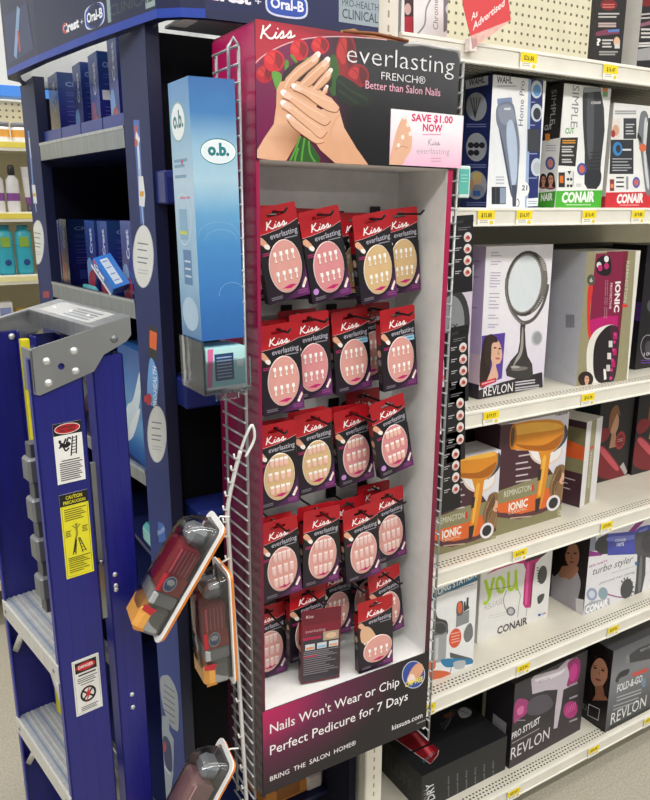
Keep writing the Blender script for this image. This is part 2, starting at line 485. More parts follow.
for zs, nm in SHELVES:
    mb = MB('painted_steel')
    dpt = 1.755
    mb.box((GX0, GY + .004, zs - .035), (GX1, dpt, zs), CREAM if nm != 'T' else '#d8d4c4')
    # perforations along the front of the shelf, upper face
    for r in range(3):
        for k in range(int((GX1 - GX0) / .0127)):
            x = GX0 + .006 + k * .0127 + (r % 2) * .004
            if x > 2.5: break
            y = GY + .012 + r * .011
            mb.poly([(x, y, zs + .0003), (x + .0062, y, zs + .0003), (x + .0062, y + .0048, zs + .0003), (x, y + .0048, zs + .0003)], '#2c2922')
    if nm in 'T':
        # slotted under-face
        mb.poly([(GX0, dpt - .01, zs - .0353), (GX1, dpt - .01, zs - .0353), (GX1, GY + .006, zs - .0353), (GX0, GY + .006, zs - .0353)], '#b9b6aa')
        for r in range(11):
            for k in range(int((GX1 - GX0) / .0150)):
                x = GX0 + .003 + k * .0150; y = GY + .012 + r * .030
                mb.poly([(x, y + .024, zs - .0357), (x + .0085, y + .024, zs - .0357), (x + .0085, y, zs - .0357), (x, y, zs - .0357)], '#22201c')
    sh = gp(mb, 'shelf')
    lp = MB('painted_steel')
    h = .042
    lp.box((GX0, GY - .006, zs - h + .004), (GX1, GY + .004, zs + .003), '#e9e5d8', c=.0015)
    lp.box((GX0, GY - .0085, zs - .004), (GX1, GY - .005, zs + .003), '#efece2', c=.0008)
    lp.box((GX0, GY - .0085, zs - h + .004), (GX1, GY - .005, zs - h + .009), '#efece2', c=.0008)
    l = gp(lp, 'price_channel', None); l.parent = sh
    if nm == 'E':
        k = MB('painted_steel'); k.box((GX0, GY + .03, 0), (GX1, GY + .05, zs - .036), '#8d8878'); gp(k, 'kick_plate')

TAGS = [  # photo centre, shelf, price, words
    (529, 51, 'T', '$26.86', 'on the top shelf lip beside the red flag sign'),
    (611, 64, 'T', '$16.47', 'on the top shelf lip below the black question mark boxes'),
    (486, 216, 'A', '$15.88', 'under the near end of the navy clipper box, beside the wire rack'),
    (524, 217, 'A', '$16.97', 'under the white front of the navy clipper box'),
    (589, 216, 'A', '$16.41', 'below the green banded clipper box'),
    (638, 214, 'A', '$19.88', 'below the red banded clipper box'),
    (491, 416, 'B', '$19.97', 'under the tall vanity mirror box'),
    (588, 397, 'B', '$16.96', 'under the hot roller box'),
    (520, 549, 'C', '$13.96', 'under the orange hair dryer boxes'),
    (607, 521, 'C', '$19.96', 'below the empty stretch of the fourth shelf'),
    (428, 704, 'D', '$14.97', 'just behind the foot of the wire rack'),
    (523, 668, 'D', '$23.94', 'below the box with lime green letters'),
    (613, 629, 'D', '$29.96', 'under the box with the blue hair dryer'),
    (514, 788, 'E', '$23.47', 'on the lowest lip below the large black box'),
    (594, 745, 'E', '$24.96', 'on the lowest lip left of the folding dryer box'),
    (649, 718, 'E', '$17.97', 'on the lowest lip under the folding dryer box'),
]
ZS = {n: z for z, n in SHELVES}
for px, py, nm, price, wd in TAGS:
    p = onY(px, py, GY - .009)
    zc = ZS[nm] - .016
    mb = MB('card')
    w, h = .050, .034
    mb.box((-w / 2, 0, -h / 2), (w / 2, .0012, h / 2), '#f3f1e6')
    c = Canvas(mb, (-w / 2, 0, -h / 2), (1, 0, 0), (0, 0, 1), w, h)
    c.rect(0, .42, 1, 1, '#f2d821')
    c.text(price, (.2, .56), (.82, .56), .26, '#4a4518', bold=.02)
    c.lines(.12, .6, [.32, .2], .06, '#b9b6aa'); c.rect(.72, .12, .92, .34, '#e8cf3a')
    o = mb.build('price_tag'); o.location = (p[0], GY - .0102, zc - .004)
    tag(o, 'yellow price tag ' + wd, 'price tag', 'price tags on the shelf lips')

# yellow tag on the upright
mb = MB('card'); mb.box((-.016, 0, -.009), (.016, .001, .009), '#f2d821'); mb.box((-.010, -.0003, -.002), (.010, .0005, .001), '#8a7c1c')
o = mb.build('price_tag'); o.location = (.9115, 1.2738, .487); tag(o, 'small yellow price tag on the cream upright below the nail display', 'price tag', 'price tags on the shelf lips')

# ------------------------------------------------------------------ nail display
KX0, KX1, KY0, KY1 = 0.524, 0.924, 1.10, 1.262
PIV = (0.524, 1.10, 0.64)
TILT = 0.0122
disp = thing('cardboard_display', 'tall narrow cardboard nail display with a hands and roses header and black base panel', 'display stand', PIV, (0, TILT, 0))
def dp(mb, name, parent=None): return mb.build(name, parent or disp, PIV)
KM = Matrix.Translation(PIV) @ Matrix.Rotation(TILT, 4, 'Y') @ Matrix.Translation([-v for v in PIV])
MAG = '#a8174f'
# side panels
mb = MB('satin'); mb.box((KX0, KY0 + .001, .64), (KX0 + .006, KY1, 2.02), '#efeeec')
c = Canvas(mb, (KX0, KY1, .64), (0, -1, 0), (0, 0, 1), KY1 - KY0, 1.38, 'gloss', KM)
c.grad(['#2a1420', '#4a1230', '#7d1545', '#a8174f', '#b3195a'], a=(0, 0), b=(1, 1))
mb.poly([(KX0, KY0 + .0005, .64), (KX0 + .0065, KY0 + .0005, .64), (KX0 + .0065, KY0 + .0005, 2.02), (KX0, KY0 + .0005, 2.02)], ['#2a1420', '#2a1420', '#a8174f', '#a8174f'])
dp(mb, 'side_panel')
mb = MB('card'); mb.box((KX1 - .006, KY0 + .001, .64), (KX1, KY1, 2.02), '#f1f0ee')
mb.poly([(KX1 - .012, KY0 + .0004, .80), (KX1, KY0 + .0004, .80), (KX1, KY0 + .0004, 1.825), (KX1 - .012, KY0 + .0004, 1.825)], ['#2a1424', '#2a1424', '#b3184f', '#b3184f'], 'satin')
mb.box((KX1 - .012, KY0 + .0006, .80), (KX1, KY0 + .006, 1.825), '#e9e8e6')
dp(mb, 'side_panel')
mb = MB('card'); mb.box((KX0 + .006, KY1 - .005, .64), (KX1 - .006, KY1 - .001, 2.02), '#f0efed'); dp(mb, 'back_panel')
mb = MB('card'); mb.box((KX0 + .006, KY0 + .004, .825), (KX1 - .006, KY1 - .005, .830), '#efeeec'); dp(mb, 'floor_panel')

# base panel
mb = MB('satin'); mb.box((KX0, KY0 - .002, .648), (KX1 - .001, KY0 + .0008, .834), '#17131a', c=.0006)
bw, bh = KX1 - KX0 - .001, .186
c = Canvas(mb, (KX0, KY0 - .002, .648), (1, 0, 0), (0, 0, 1), bw, bh, None, KM)
n = 14
for i in range(n):      # printed magenta flare fading to black from the upper left corner
    pass
rows = 7
uv = []; cc = []
for j in range(rows + 1):
    for i in range(n + 1):
        u, v = i / n, j / rows
        t = max(0.0, 1.0 - math.hypot(u / .85, (1 - v) / .95))
        t2 = max(0.0, 1 - math.hypot(u / .35, (1 - v) / .5))
        uv.append((u, v)); cc.append(mixc(mixc('#15131a', '#7a1d52', min(1, t * 1.1)), '#c2185e', t2))
c._emit(uv, [(j * (n + 1) + i, j * (n + 1) + i + 1, (j + 1) * (n + 1) + i + 1, (j + 1) * (n + 1) + i) for j in range(rows) for i in range(n)], cc, c._layer())
c.trace(zz(220, 580, 2.6))
c.text("Nails Won't Wear or Chip", (130, 400), (466, 274), 24, '#f3f1f2', bold=.004)
c.text("Perfect Pedicure for 7 Days", (130, 456), (488, 311), 24, '#f3f1f2', bold=.004)
c.text("BRING  THE  SALON  HOME\u00ae", (130, 524), (353, 428), 12, '#e9e6e8', bold=.006)
c.text("kissusa.com", (447, 391), (526, 357), 13, '#f3f1f2', bold=.006)
c.lines(512, 534, [372], 3, '#8f8c92', slope=-.43)
c.ell(503, 246, 30, 36, '#c9ccd6', rot=.1); c.ell(503, 246, 28, 34, '#2d4a9c', rot=.1)
c.poly([(486, 262), (496, 235), (512, 217), (526, 220), (527, 238), (515, 256), (500, 268)], '#e0a582', smooth=True)
c.poly([(487, 262), (494, 246), (503, 246), (508, 257), (499, 268)], '#f4dcd2', smooth=True)
c.text("CHIP FREE", (481, 279), (527, 262), 12, '#f0e23c', bold=.03)
dp(mb, 'base_panel')

# header
mb = MB('gloss'); mb.box((KX0 + .0001, KY0 - .003, 1.825), (KX1, KY0 + .0008, 2.025), '#1a161b', c=.0006)
mb.box((KX0 + .002, KY0, 2.019), (KX1, KY1 - .002, 2.0245), '#8d1140')
mb.box((KX0 + .006, KY0 + .0008, 1.825), (KX1 - .006, KY1 - .006, 1.829), '#eeedeb', mat='card')
c = Canvas(mb, (KX0, KY0 - .003, 1.825), (1, 0, 0), (0, 0, 1), .40, .20, None, KM)
n = 16; rows = 6; uv = []; cc = []
for j in range(rows + 1):
    for i in range(n + 1):
        u, v = i / n, j / rows
        t = max(0.0, 1 - u / .42)
        uv.append((u, v)); cc.append(mixc(mixc('#17161a', '#3a3a40', max(0, v * u - .25)), '#74154a', min(1, t * 1.5)))  # grey lift towards the upper right paints lamp glare into the black
c._emit(uv, [(j * (n + 1) + i, j * (n + 1) + i + 1, (j + 1) * (n + 1) + i + 1, (j + 1) * (n + 1) + i) for j in range(rows) for i in range(n)], cc, c._layer())
Z5 = zz(200, 0, 2.407); ZH = zz(250, 10, 5.0)
c.trace(Z5)
c.poly([(128, 40), (410, 80), (470, 90), (420, 92), (330, 88), (270, 92), (215, 104), (165, 128), (130, 155)], ['#b01a34'] * 1 + ['#6a1626'] * 2 + ['#7a1628'] * 2 + ['#b21c36'] * 4)
c.line([(133, 152), (150, 136), (180, 118), (215, 103), (262, 92), (330, 88), (400, 91), (450, 96)], .0016, '#d9aab0', smooth=True)
c.trace(ZH)
def rose(x, y, rx, ry, col, dk):
    c.ell(x, y, rx, ry, col)
    c.poly([(x - rx * .9, y - ry * .2), (x - rx * .3, y - ry * .75), (x + rx * .2, y - ry * .4), (x - rx * .2, y + ry * .3)], mixc(col, '#f0483e', .35), smooth=True)
    c.poly([(x + rx * .2, y - ry * .8), (x + rx * .85, y - ry * .2), (x + rx * .5, y + ry * .7), (x + rx * .1, y)], dk, smooth=True)
    c.line([(x - rx * .5, y - ry * .6), (x, y - ry * .1), (x + rx * .1, y + ry * .7)], .0012, dk, smooth=True)
for a in ((480, 235, 52, 130), (540, 330, 55, 60)): rose(*a, '#8e1420', '#5e0d18')
c.poly([(400, 240), (425, 230), (445, 300), (440, 400), (415, 430), (395, 380)], '#2f5a24', smooth=True)
c.poly([(440, 330), (500, 350), (600, 430), (590, 480), (470, 470), (430, 420)], '#1b241d', smooth=True)
for st in ([(440, 350), (500, 400), (590, 450)], [(445, 400), (500, 440), (540, 470)]): c.line(st, .004, '#22361f', smooth=True)
rose(72, 320, 42, 46, '#b5182a', '#7d0f1f'); rose(120, 255, 52, 56, '#cf2230', '#8f1222')
rose(245, 200, 46, 54, '#cc2030', '#8a1222'); rose(350, 178, 45, 44, '#c81e2e', '#861020')
c.poly([(200, 230), (215, 225), (240, 260), (290, 235), (270, 265), (235, 270)], '#4f8a34', smooth=True)
c.poly([(108, 312), (140, 310), (158, 330), (150, 380), (132, 398), (118, 365)], '#5f9a3c', smooth=True)
c.poly([(175, 250), (192, 260), (185, 305), (172, 295)], '#4f8a34', smooth=True)
c.poly([(160, 340), (200, 280), (300, 240), (360, 230), (400, 300), (390, 400), (200, 420)], '#2a1a1c', smooth=True)
SK, SK2, SKD, NAIL = '#dba683', '#e3b292', '#a4714f', '#f5e6de'
c.poly([(35, 740), (35, 700), (70, 640), (118, 570), (130, 480), (132, 400), (150, 360), (190, 350), (260, 360), (330, 385), (370, 415), (300, 540), (250, 625), (242, 650), (180, 757), (100, 752)], [SK2] * 4 + [SK] * 8 + [SKD] * 2 + [SK] * 2)
def finger(f, tip, base, wd, sk):
    '''one printed finger: outline, shaded edge, nail bed and white tip; tip/base give the nail axis'''
    c.poly(f, sk)
    n = len(f)
    c.line(f[n // 2:], .0013, '#9a6344', smooth=True)
    c.line([((p[0] * 2 + q[0]) / 3, (p[1] * 2 + q[1]) / 3) for p, q in zip(f[:n // 2], f[::-1])], .0022, '#ecc3a6', smooth=True)
    ax = np.array(tip, float) - np.array(base, float); L_ = np.linalg.norm(ax); ax /= L_; nx = np.array((-ax[1], ax[0])) * wd
    b_, t_ = np.array(base, float), np.array(tip, float)
    q = lambda p, k: tuple(p + nx * k)
    c.poly([q(b_, .5), q(b_ + ax * L_ * .25, 1), q(b_ + ax * L_ * .7, 1), q(b_ + ax * L_ * .7, -1), q(b_ + ax * L_ * .25, -1), q(b_, -.5)], '#eec6b4')
    c.poly([q(b_ + ax * L_ * .6, 1), q(b_ + ax * L_ * .85, .95), q(t_, .45), q(t_, -.45), q(b_ + ax * L_ * .85, -.95), q(b_ + ax * L_ * .6, -1), q(b_ + ax * L_ * .68, 0)], '#fbf4ee')
finger([(160, 390), (178, 340), (230, 285), (300, 235), (330, 211), (350, 222), (338, 262), (280, 310), (235, 350), (200, 392)], (347, 211), (308, 258), 14, SK)
finger([(235, 380), (290, 315), (350, 262), (378, 238), (398, 250), (394, 285), (350, 330), (300, 380), (262, 392)], (394, 236), (362, 282), 13, SK)
finger([(305, 395), (345, 345), (380, 305), (400, 294), (408, 308), (398, 345), (360, 385), (330, 405)], (408, 292), (380, 334), 11, SK)
finger([(358, 415), (368, 388), (382, 378), (389, 392), (384, 412), (372, 425)], (387, 376), (370, 404), 8, SK)
c.poly([(250, 632), (290, 650), (335, 715), (352, 745), (345, 770), (190, 762), (225, 690)], '#2c5a24')
for st in ([(250, 630), (225, 700), (195, 762)], [(272, 640), (262, 700), (255, 766)], [(292, 655), (300, 720), (330, 768)], [(240, 690), (225, 740), (222, 764)]):
    c.line(st, .0035, '#58963c', smooth=True)
c.poly([(345, 500), (400, 488), (440, 482), (450, 520), (470, 590), (530, 690), (590, 782), (425, 776), (350, 700), (310, 640), (240, 610), (300, 560)], [SK2] * 5 + [SK] * 7)
c.line([(450, 520), (420, 560), (400, 620), (410, 700)], .004, SK, smooth=True)
finger([(179, 533), (195, 518), (222, 535), (280, 578), (345, 622), (368, 662), (330, 668), (272, 632), (215, 588), (186, 552)], (181, 524), (222, 556), 11, SK2)
finger([(150, 465), (168, 449), (205, 465), (270, 515), (345, 565), (385, 610), (350, 642), (295, 598), (235, 548), (190, 510), (158, 490)], (152, 456), (202, 492), 14, SK2)
finger([(152, 410), (175, 397), (207, 412), (290, 462), (370, 508), (402, 555), (372, 578), (310, 545), (240, 492), (195, 455), (160, 440)], (153, 404), (204, 440), 15, SK2)
finger([(205, 378), (225, 366), (262, 376), (340, 405), (405, 440), (446, 488), (430, 512), (382, 502), (320, 462), (270, 425), (215, 402)], (206, 374), (254, 398), 13, SK2)
c.trace(Z5)
kiss_logo(c, (143, 95), (228, 92), 36, '#f7f3f3', .0028)
c.text("everlasting", (352, 150), (610, 180), 46, '#dfdde0', bold=-.012)
c.text("FRENCH\u00ae", (435, 191), (541, 203), 18, '#dcdadd')
c.text("Better than Salon Nails", (397, 213), (577, 232), 19, '#e2a9bd', bold=.006)
hd = dp(mb, 'header_panel')
# torn raw edge and loose plastic film along the top of the header
mb = MB('card')
xs = [.690, .705, .715, .730, .742, .760, .775, .788, .800, .815]
mb.prism([(x, 2.020) for x in (xs[0], xs[-1])] + [(x, 2.034 + .007 * ((i * 7) % 5) / 5) for i, x in list(enumerate(xs))[::-1]], (0, KY0 + .020, 0), (1, 0, 0), (0, 0, 1), .002, '#b58a58')
mb.tube([(.69, KY0 + .012, 2.030), (.75, KY0 + .010, 2.034), (.82, KY0 + .012, 2.031)], .003, '#7a4a26', n=6)
dp(mb, 'torn_flap', hd)
mb = MB('haze_plastic'); mb.tube(smooth_path([(.800, KY0 + .001, 2.020), (.84, KY0 - .001, 2.026), (.88, KY0 + .001, 2.024), (.918, KY0 - .001, 2.024), (.925, KY0 + .002, 2.006)], False, 4), .0045, '#d6d6d8', n=8)
dp(mb, 'plastic_film', hd)
# coupon stuck on the header
mb = MB('gloss')
cp0 = onY(388.5, 164.5, KY0 - .0045); cp1 = onY(455, 111, KY0 - .0045)
x0, z0, x1, z1 = cp0[0] - .012, 1.8275, .9385, 1.918
mb.box((x0, KY0 - .0042, z0), (x1, KY0 - .003, z1), '#f6e6ee')
c = Canvas(mb, (x0, KY0 - .0042, z0), (1, 0, 0), (0, 0, 1), x1 - x0, z1 - z0, None, KM)
c.grad(['#f3b9d4', '#f4d2e2', '#f7e9f0', '#f9f1f4'])
c.trace(Z5)
c.poly([(455, 396), (462, 360), (470, 325), (482, 292), (494, 276), (498, 292), (505, 305), (510, 330), (508, 360), (495, 382), (485, 397)], '#e3b295', smooth=True)
for a in ((492, 282), (500, 300), (506, 322), (488, 330), (478, 350)): c.ell(a[0], a[1], 4, 6, '#f6e4da')
c.line([(470, 360), (485, 352), (500, 356)], .0008, '#a8734f', smooth=True)
c.text("SAVE $1.00", (509, 291), (608, 297), 17, '#d6246c', bold=.03)
c.text("NOW", (536, 315), (583, 318), 17, '#d6246c', bold=.03)
c.lines(535, 580, [323], 2, '#e27aa5')
kiss_logo(c, (548, 350), (578, 350), 17, '#8a8088', .001)
c.text("everlasting", (521, 370), (600, 372), 15, '#b3a9b3', bold=-.01)
c.lines(555, 580, [380, 387], 2, '#d79ab8')
o = mb.build('coupon_card', disp, PIV); o['label'] = 'pink dollar-off coupon card on the header'

# ------------------------------------------------------------------ nail packs
PW, PH, PT = .082, .160, .0175
def pack_proto(name, window, nails, sticker=None, mode='front'):
    root = thing(name, 'x', 'nail pack')
    mb = MB('satin')
    hw = PW / 2; zt = PH / 2; zb = -PH / 2; body_t = zt - .026
    mb.box((-hw, 0, zb), (hw, PT, body_t), '#1b181d', c=.0012)
    # hang tab with its slot
    slot = [(-.015, zt - .012), (-.006, zt - .012), (-.004, zt - .007), (.004, zt - .007), (.006, zt - .012), (.015, zt - .012), (.015, zt - .017), (-.015, zt - .017)]
    mb.prism([(-hw, body_t - .004), (hw, body_t - .004), (hw, zt - .003), (hw - .003, zt), (-hw + .003, zt), (-hw, zt - .003)], (0, 0, 0), (1, 0, 0), (0, 0, 1), .0012, '#a8141f', holes=[slot[::-1]])
    # slope from the tab to the back of the carton
    mb.poly([(-hw, .0012, zt - .016), (hw, .0012, zt - .016), (hw, PT, body_t), (-hw, PT, body_t)][::-1], '#8e121b')
    # side faces: round picture
    c = Canvas(mb, (-hw, PT, zb), (0, -1, 0), (0, 0, 1), PT, PH)
    c.rect(.05, .58, .95, .83, '#99131d'); c.ell(.5, .47, .32, .045, '#c9a58c'); c.ell(.5, .36, .32, .04, '#6f6f78'); c.lines(.2, .8, [.2, .17, .14, .11], .012, '#55505a')
    c = Canvas(mb, (-hw, 0, zb), (1, 0, 0), (0, 0, 1), PW, PH)
    if mode == 'back':
        c.fill('#6b1a2a'); c.rect(.03, .02, .97, .76, '#3a353c')
        c.rect(.03, .66, .97, .8, '#7a1c30'); c.rect(.04, .6, .5, .64, '#b01d4a'); c.rect(.55, .56, .95, .68, '#b09a86')
        c.ell(.75, .62, .14, .04, '#d9b89a')
        for i in range(3):
            c.rect(.1 + i * .3, .46, .34 + i * .3, .54, '#cfd6dc'); c.rect(.12 + i * .3, .47, .32 + i * .3, .5, ['#d98d5a', '#8fb4d4', '#e0a070'][i])
        c.lines(.06, .95, [.43, .405, .38, .355, .33, .30, .27, .24, .21, .18, .15, .12], .011, '#8b868c', jag=.4)
        c.rect(.05, .36, .4, .38, '#b01d4a'); c.text('Kiss', (.1, .9), (.3, .9), .04, '#e8d8d8', shear=.3)
        c.text('everlasting', (.1, .7), (.6, .7), .04, '#c9a5ae')
    else:
        c.grad(['#241026', '#1b151e', '#18171b'], a=(0, 0), b=(1, .6))
        c.poly([(1, 0), (1, .34), (.8, .1), (.35, 0)], ['#6b2468', '#3a1a3c', '#541f54', '#2a1430'])
        c.poly([(0, .835), (0, .73), (.2, .735), (.5, .755), (.8, .79), (1, .825), (1, .835)], ['#a8141f', '#c3202a', '#c3202a', '#b81a25', '#b81a25', '#a8141f', '#a8141f'])
        c.line([(0, .728), (.2, .733), (.5, .753), (.8, .788), (1, .823)], .0008, '#d9a0a4')
        kiss_logo(c, (.24, .765), (.74, .785), .09, '#f6f1f1', .0022)
        c.text('everlasting', (.3, .665), (.95, .685), .058, '#b9b7c4', bold=.008)
        c.lines(.62, .93, [.642], .012, '#8d8b98')
        c.poly([(-.0, .70), (.1, .71), (.24, .615), (.25, .585), (.2, .57), (.1, .62), (0, .67)], '#e0a88a', smooth=True)
        c.poly([(.15, .63), (.24, .615), (.25, .585), (.2, .572), (.13, .6)], '#f6ece6', smooth=True)
        c.lines(.06, .24, [.53, .51], .012, '#a02a62')
        c.lines(.08, .34, [.055, .035], .01, '#77727c')
        c.lines(.72, .95, [.06, .035], .012, '#8d4a80')
        c.poly([(.86, .13), (.9, .1), (.98, .17), (.95, .2)], '#f0d9cc'); c.ell(.87, .105, .035, .018, '#f5efe9')
        if sticker == 'blue': c.rect(.62, .575, .95, .635, '#8fc3de'); c.lines(.66, .9, [.6], .012, '#4a7fa5')
        if sticker == 'dot': c.ell(.12, .13, .07, .035, '#c08bd0')
        if mode == 'foot':
            c.poly([(.06, .60), (.2, .65), (.36, .6), (.5, .47), (.52, .42), (.4, .40), (.2, .41), (.08, .45)], '#dcb08e', smooth=True)
            for i in range(5): c.ell(.18 + i * .08, .405 + (i % 2) * .005, .032, .016, '#f2ded2')
    mb.build('carton', root)
    if mode != 'back':
        cx, cz = (.03 * PW, -PH * .14) if mode != 'foot' else (.05 * PW, -PH * .22)
        rx, rz = (.37 * PW, .275 * PH) if mode != 'foot' else (.40 * PW, .185 * PH)
        tr = MB('gloss'); N = 32
        rim = [(cx + rx * math.cos(2 * PI * k / N) + (.05 * rx * math.sin(2 * PI * k / N)), cz + rz * math.sin(2 * PI * k / N)) for k in range(N)]
        outer = [(cx + (x - cx) * 1.05, cz + (z - cz) * 1.03) for x, z in rim]
        tr.prism(rim, (0, -.0010, 0), (1, 0, 0), (0, 0, 1), .0008, window)
        for k in range(N):
            k2 = (k + 1) % N
            tr.poly([(outer[k][0], -.0004, outer[k][1]), (outer[k2][0], -.0004, outer[k2][1]), (rim[k2][0], -.0013, rim[k2][1]), (rim[k][0], -.0013, rim[k][1])], mixc(window, '#ffffff', .5))
        cz0 = cz - rz * .86
        tr.poly([(cx - .45 * rx, -.0012, cz0 + .002), (cx + .1 * rx, -.0012, cz0 - .001), (cx + .5 * rx, -.0012, cz0 + .004), (cx + .1 * rx, -.0012, cz0 + .006)], '#c2266e')
        t = tr.build('nail_tray', root)
        # false nails
        nb = MB('gloss')
        w2 = .0042 if nails != 'tee' else .0028
        prof = [(-1, 0), (-.5, .0008), (0, .0011), (.5, .0008), (1, 0)]
        zr = [(-.0085, .85, '#e9b3a4'), (-.004, 1.0, '#ecbcae'), (.0035, 1.0, '#efc6b8'), (.004, 1.02, '#fbf7f2'), (.0085, .9, '#fbf7f2')]
        if nails == 'tee': zr = [(-.0085, .7, '#f6eee6'), (-.0065, .8, '#fbf7f2'), (-.0062, .45, '#fbf7f2'), (.001, .5, '#f6e6dc'), (.0015, 1.1, '#fdfaf6'), (.0085, 1.0, '#fdfaf6')]
        if nails == 'plain': zr = [(-.0105, .8, mixc(window, '#ffffff', .18)), (-.004, 1, mixc(window, '#ffffff', .28)), (.005, 1, mixc(window, '#ffffff', .4)), (.0055, 1, '#f7e6de'), (.0085, .85, '#f9ece6')]
        for i in range(len(zr) - 1):
            for j in range(4):
                (a0, y0), (a1, y1) = prof[j], prof[j + 1]
                z0, s0, k0 = zr[i]; z1, s1, k1 = zr[i + 1]
                nb.poly([(a0 * w2 * s0, -y0 - .0011, z0), (a1 * w2 * s0, -y1 - .0011, z0), (a1 * w2 * s1, -y1 - .0011, z1), (a0 * w2 * s1, -y0 - .0011, z1)], [k0, k0, k1, k1], smooth=True)
        first = None
        rows = (.42, -.34) if nails == 'tee' else (.66, .06, -.52)
        if mode == 'foot': rows = (-.1,)
        for rr in rows:
            xs = (-.62, -.2, .22, .63)
            for x in xs:
                sc = math.sqrt(max(.1, 1 - rr * rr))
                if first is None: nl = first = nb.build('nail', t)
                else: nl = first.copy(); COL.objects.link(nl); nl.parent = t
                nl.location = (cx + x * rx * sc, -.0006, cz + rr * rz)
    return root
PINK, BEIGE, ROSE = '#dc9f97', '#d6b585', '#d98f92'
V = {
    'rt': ('white tipped nails on salmon pink', pack_proto('nail_pack', PINK, 'tee')),
    'rd': ('white tipped nails on rose pink', pack_proto('nail_pack', ROSE, 'tee', 'dot')),
    'bt': ('white tipped nails on beige', pack_proto('nail_pack', BEIGE, 'tee')),
    'bp': ('rows of beige nails', pack_proto('nail_pack', BEIGE, 'long')),
    'sb': ('a blue sticker above salmon nails', pack_proto('nail_pack', PINK, 'tee', 'blue')),
    'pl': ('long pink nails, lilac dot', pack_proto('nail_pack', ROSE, 'long', 'dot')),
    'pp': ('rows of plain short salmon nails', pack_proto('nail_pack', PINK, 'plain')),
    'ft': ('a bare foot picture and a wide oval window', pack_proto('nail_pack', PINK, 'tee', None, 'foot')),
    'bk': ('its printed back turned outward', pack_proto('nail_pack', PINK, 'tee', None, 'back')),
}
used = set()
PLACED = []
def free_y(x, y, z, roll):
    for it in range(30):
        hit = [q for q in PLACED if abs(q[0] - x) < PW + .006 + abs(q[3] - roll) * .06 and abs(q[2] - z) < PH + .006 and abs(q[1] - y) < .0212]
        if not hit: return y
        y = max(q[1] for q in hit) + .0214
    return y
def place_pack(v, x, y, z, roll, yaw, label, group):
    if 'hook' in group:
        y = y if 'front of' in label else free_y(x, y, z, roll)
        if y > 1.2345: return
        PLACED.append((x, y, z, roll))
    desc, pr = V[v]
    o = pr if v not in used else copy_tree(pr)
    used.add(v)
    o.location = (x, y, z); o.rotation_euler = (0, roll, yaw)
    tag(o, label, 'nail pack', group)
RN = ['top row', 'second row', 'third row', 'fourth row', 'lowest row']
CN = ['first', 'second', 'third', 'fourth']
FRONT = [  # row, column, variant, x, y, z, shift of the foot over its height
    (0, 0, 'rt', .603, 1.140, 1.677, .030), (0, 1, 'rd', .691, 1.142, 1.672, .030), (0, 2, 'bt', .795, 1.138, 1.664, .024), (0, 3, 'bt', .877, 1.168, 1.672, .016),
    (1, 0, 'rt', .598, 1.138, 1.478, .010), (1, 1, 'rd', .672, 1.161, 1.490, .010), (1, 2, 'sb', .747, 1.140, 1.495, .014), (1, 3, 'sb', .857, 1.142, 1.489, .014),
    (2, 0, 'bp', .588, 1.140, 1.300, .006), (2, 1, 'bp', .668, 1.142, 1.311, .010), (2, 2, 'pl', .757, 1.144, 1.308, .018), (2, 3, 'pl', .845, 1.142, 1.314, .032),
    (3, 0, 'pp', .591, 1.140, 1.115, .010), (3, 1, 'pp', .682, 1.142, 1.116, -.002), (3, 2, 'pp', .774, 1.138, 1.103, .012), (3, 3, 'pp', .848, 1.150, 1.119, .016),
    (4, 0, 'pp', .586, 1.192, .9128, .002), (4, 3, 'rt', .846, 1.150, .945, .020),
]
_pl = []
for i, (r, k, v, x, y, z, dx) in enumerate(FRONT):      # neighbours that overlap hang one behind the other
    y2 = y
    for it in range(20):
        hit = [q for q in _pl if abs(q[0] - x) < PW + .004 + abs(q[3] - dx) * .4 and abs(q[2] - z) < PH + .004 and abs(q[1] - y2) < .0212]
        if not hit: break
        y2 = max(q[1] for q in hit) + .0214
    t = y2 / y
    FRONT[i] = (r, k, v, x * t, y2, EYE[2] + (z - EYE[2]) * t, dx)
    _pl.append((x * t, y2, FRONT[i][5], dx))
def disp_local(p):      # world point -> the tilted display's own frame (still carrying PIV)
    q = Matrix.Rotation(-TILT, 4, 'Y') @ (Vector(p) - Vector(PIV)); return q + Vector(PIV)
HOOKS = {}
for r, k, v, x, y, z, dx in FRONT:
    th = -dx / PH
    HOOKS[(r, k)] = (x + .0694 * math.sin(th), z + .0694 * math.cos(th))
HOOKS[(4, 1)] = (.665, 1.0135); HOOKS[(4, 2)] = (.757, 1.0135)
for (r, k), (x, z) in HOOKS.items():
    mb = MB('plastic')
    P_ = [disp_local(p) for p in ((x, KY1 - .006, z), (x, 1.16, z), (x, 1.105, z), (x, 1.096, z + .007))]
    mb.tube(P_, .0022, '#17161a', n=6)
    q = P_[0]; mb.box((q.x - .008, KY1 - .009, q.z - .012), (q.x + .016, KY1 - .0052, q.z + .014), '#1b1a1e', c=.001)
    dp(mb, 'hook')
for r, k, v, x, y, z, dx in FRONT:
    d = V[v][0]
    place_pack(v, x, y, z, -dx / PH, random.uniform(-.012, .012), 'nail pack with %s, front of the %s hook, %s' % (d, CN[k], RN[r]), 'nail packs on the display hooks')
place_pack('bk', .672, 1.128, .9115, 0.02, -.22, 'nail pack standing on the display floor with its grey printed back outward', 'nail packs on the display floor')
place_pack('ft', .789, 1.106, .9115, -.03, -.06, 'nail pack with a bare foot picture leaning at the front edge of the display floor', 'nail packs on the display floor')
FY = {(r, k): y for r, k, v, x, y, z, dx in FRONT}
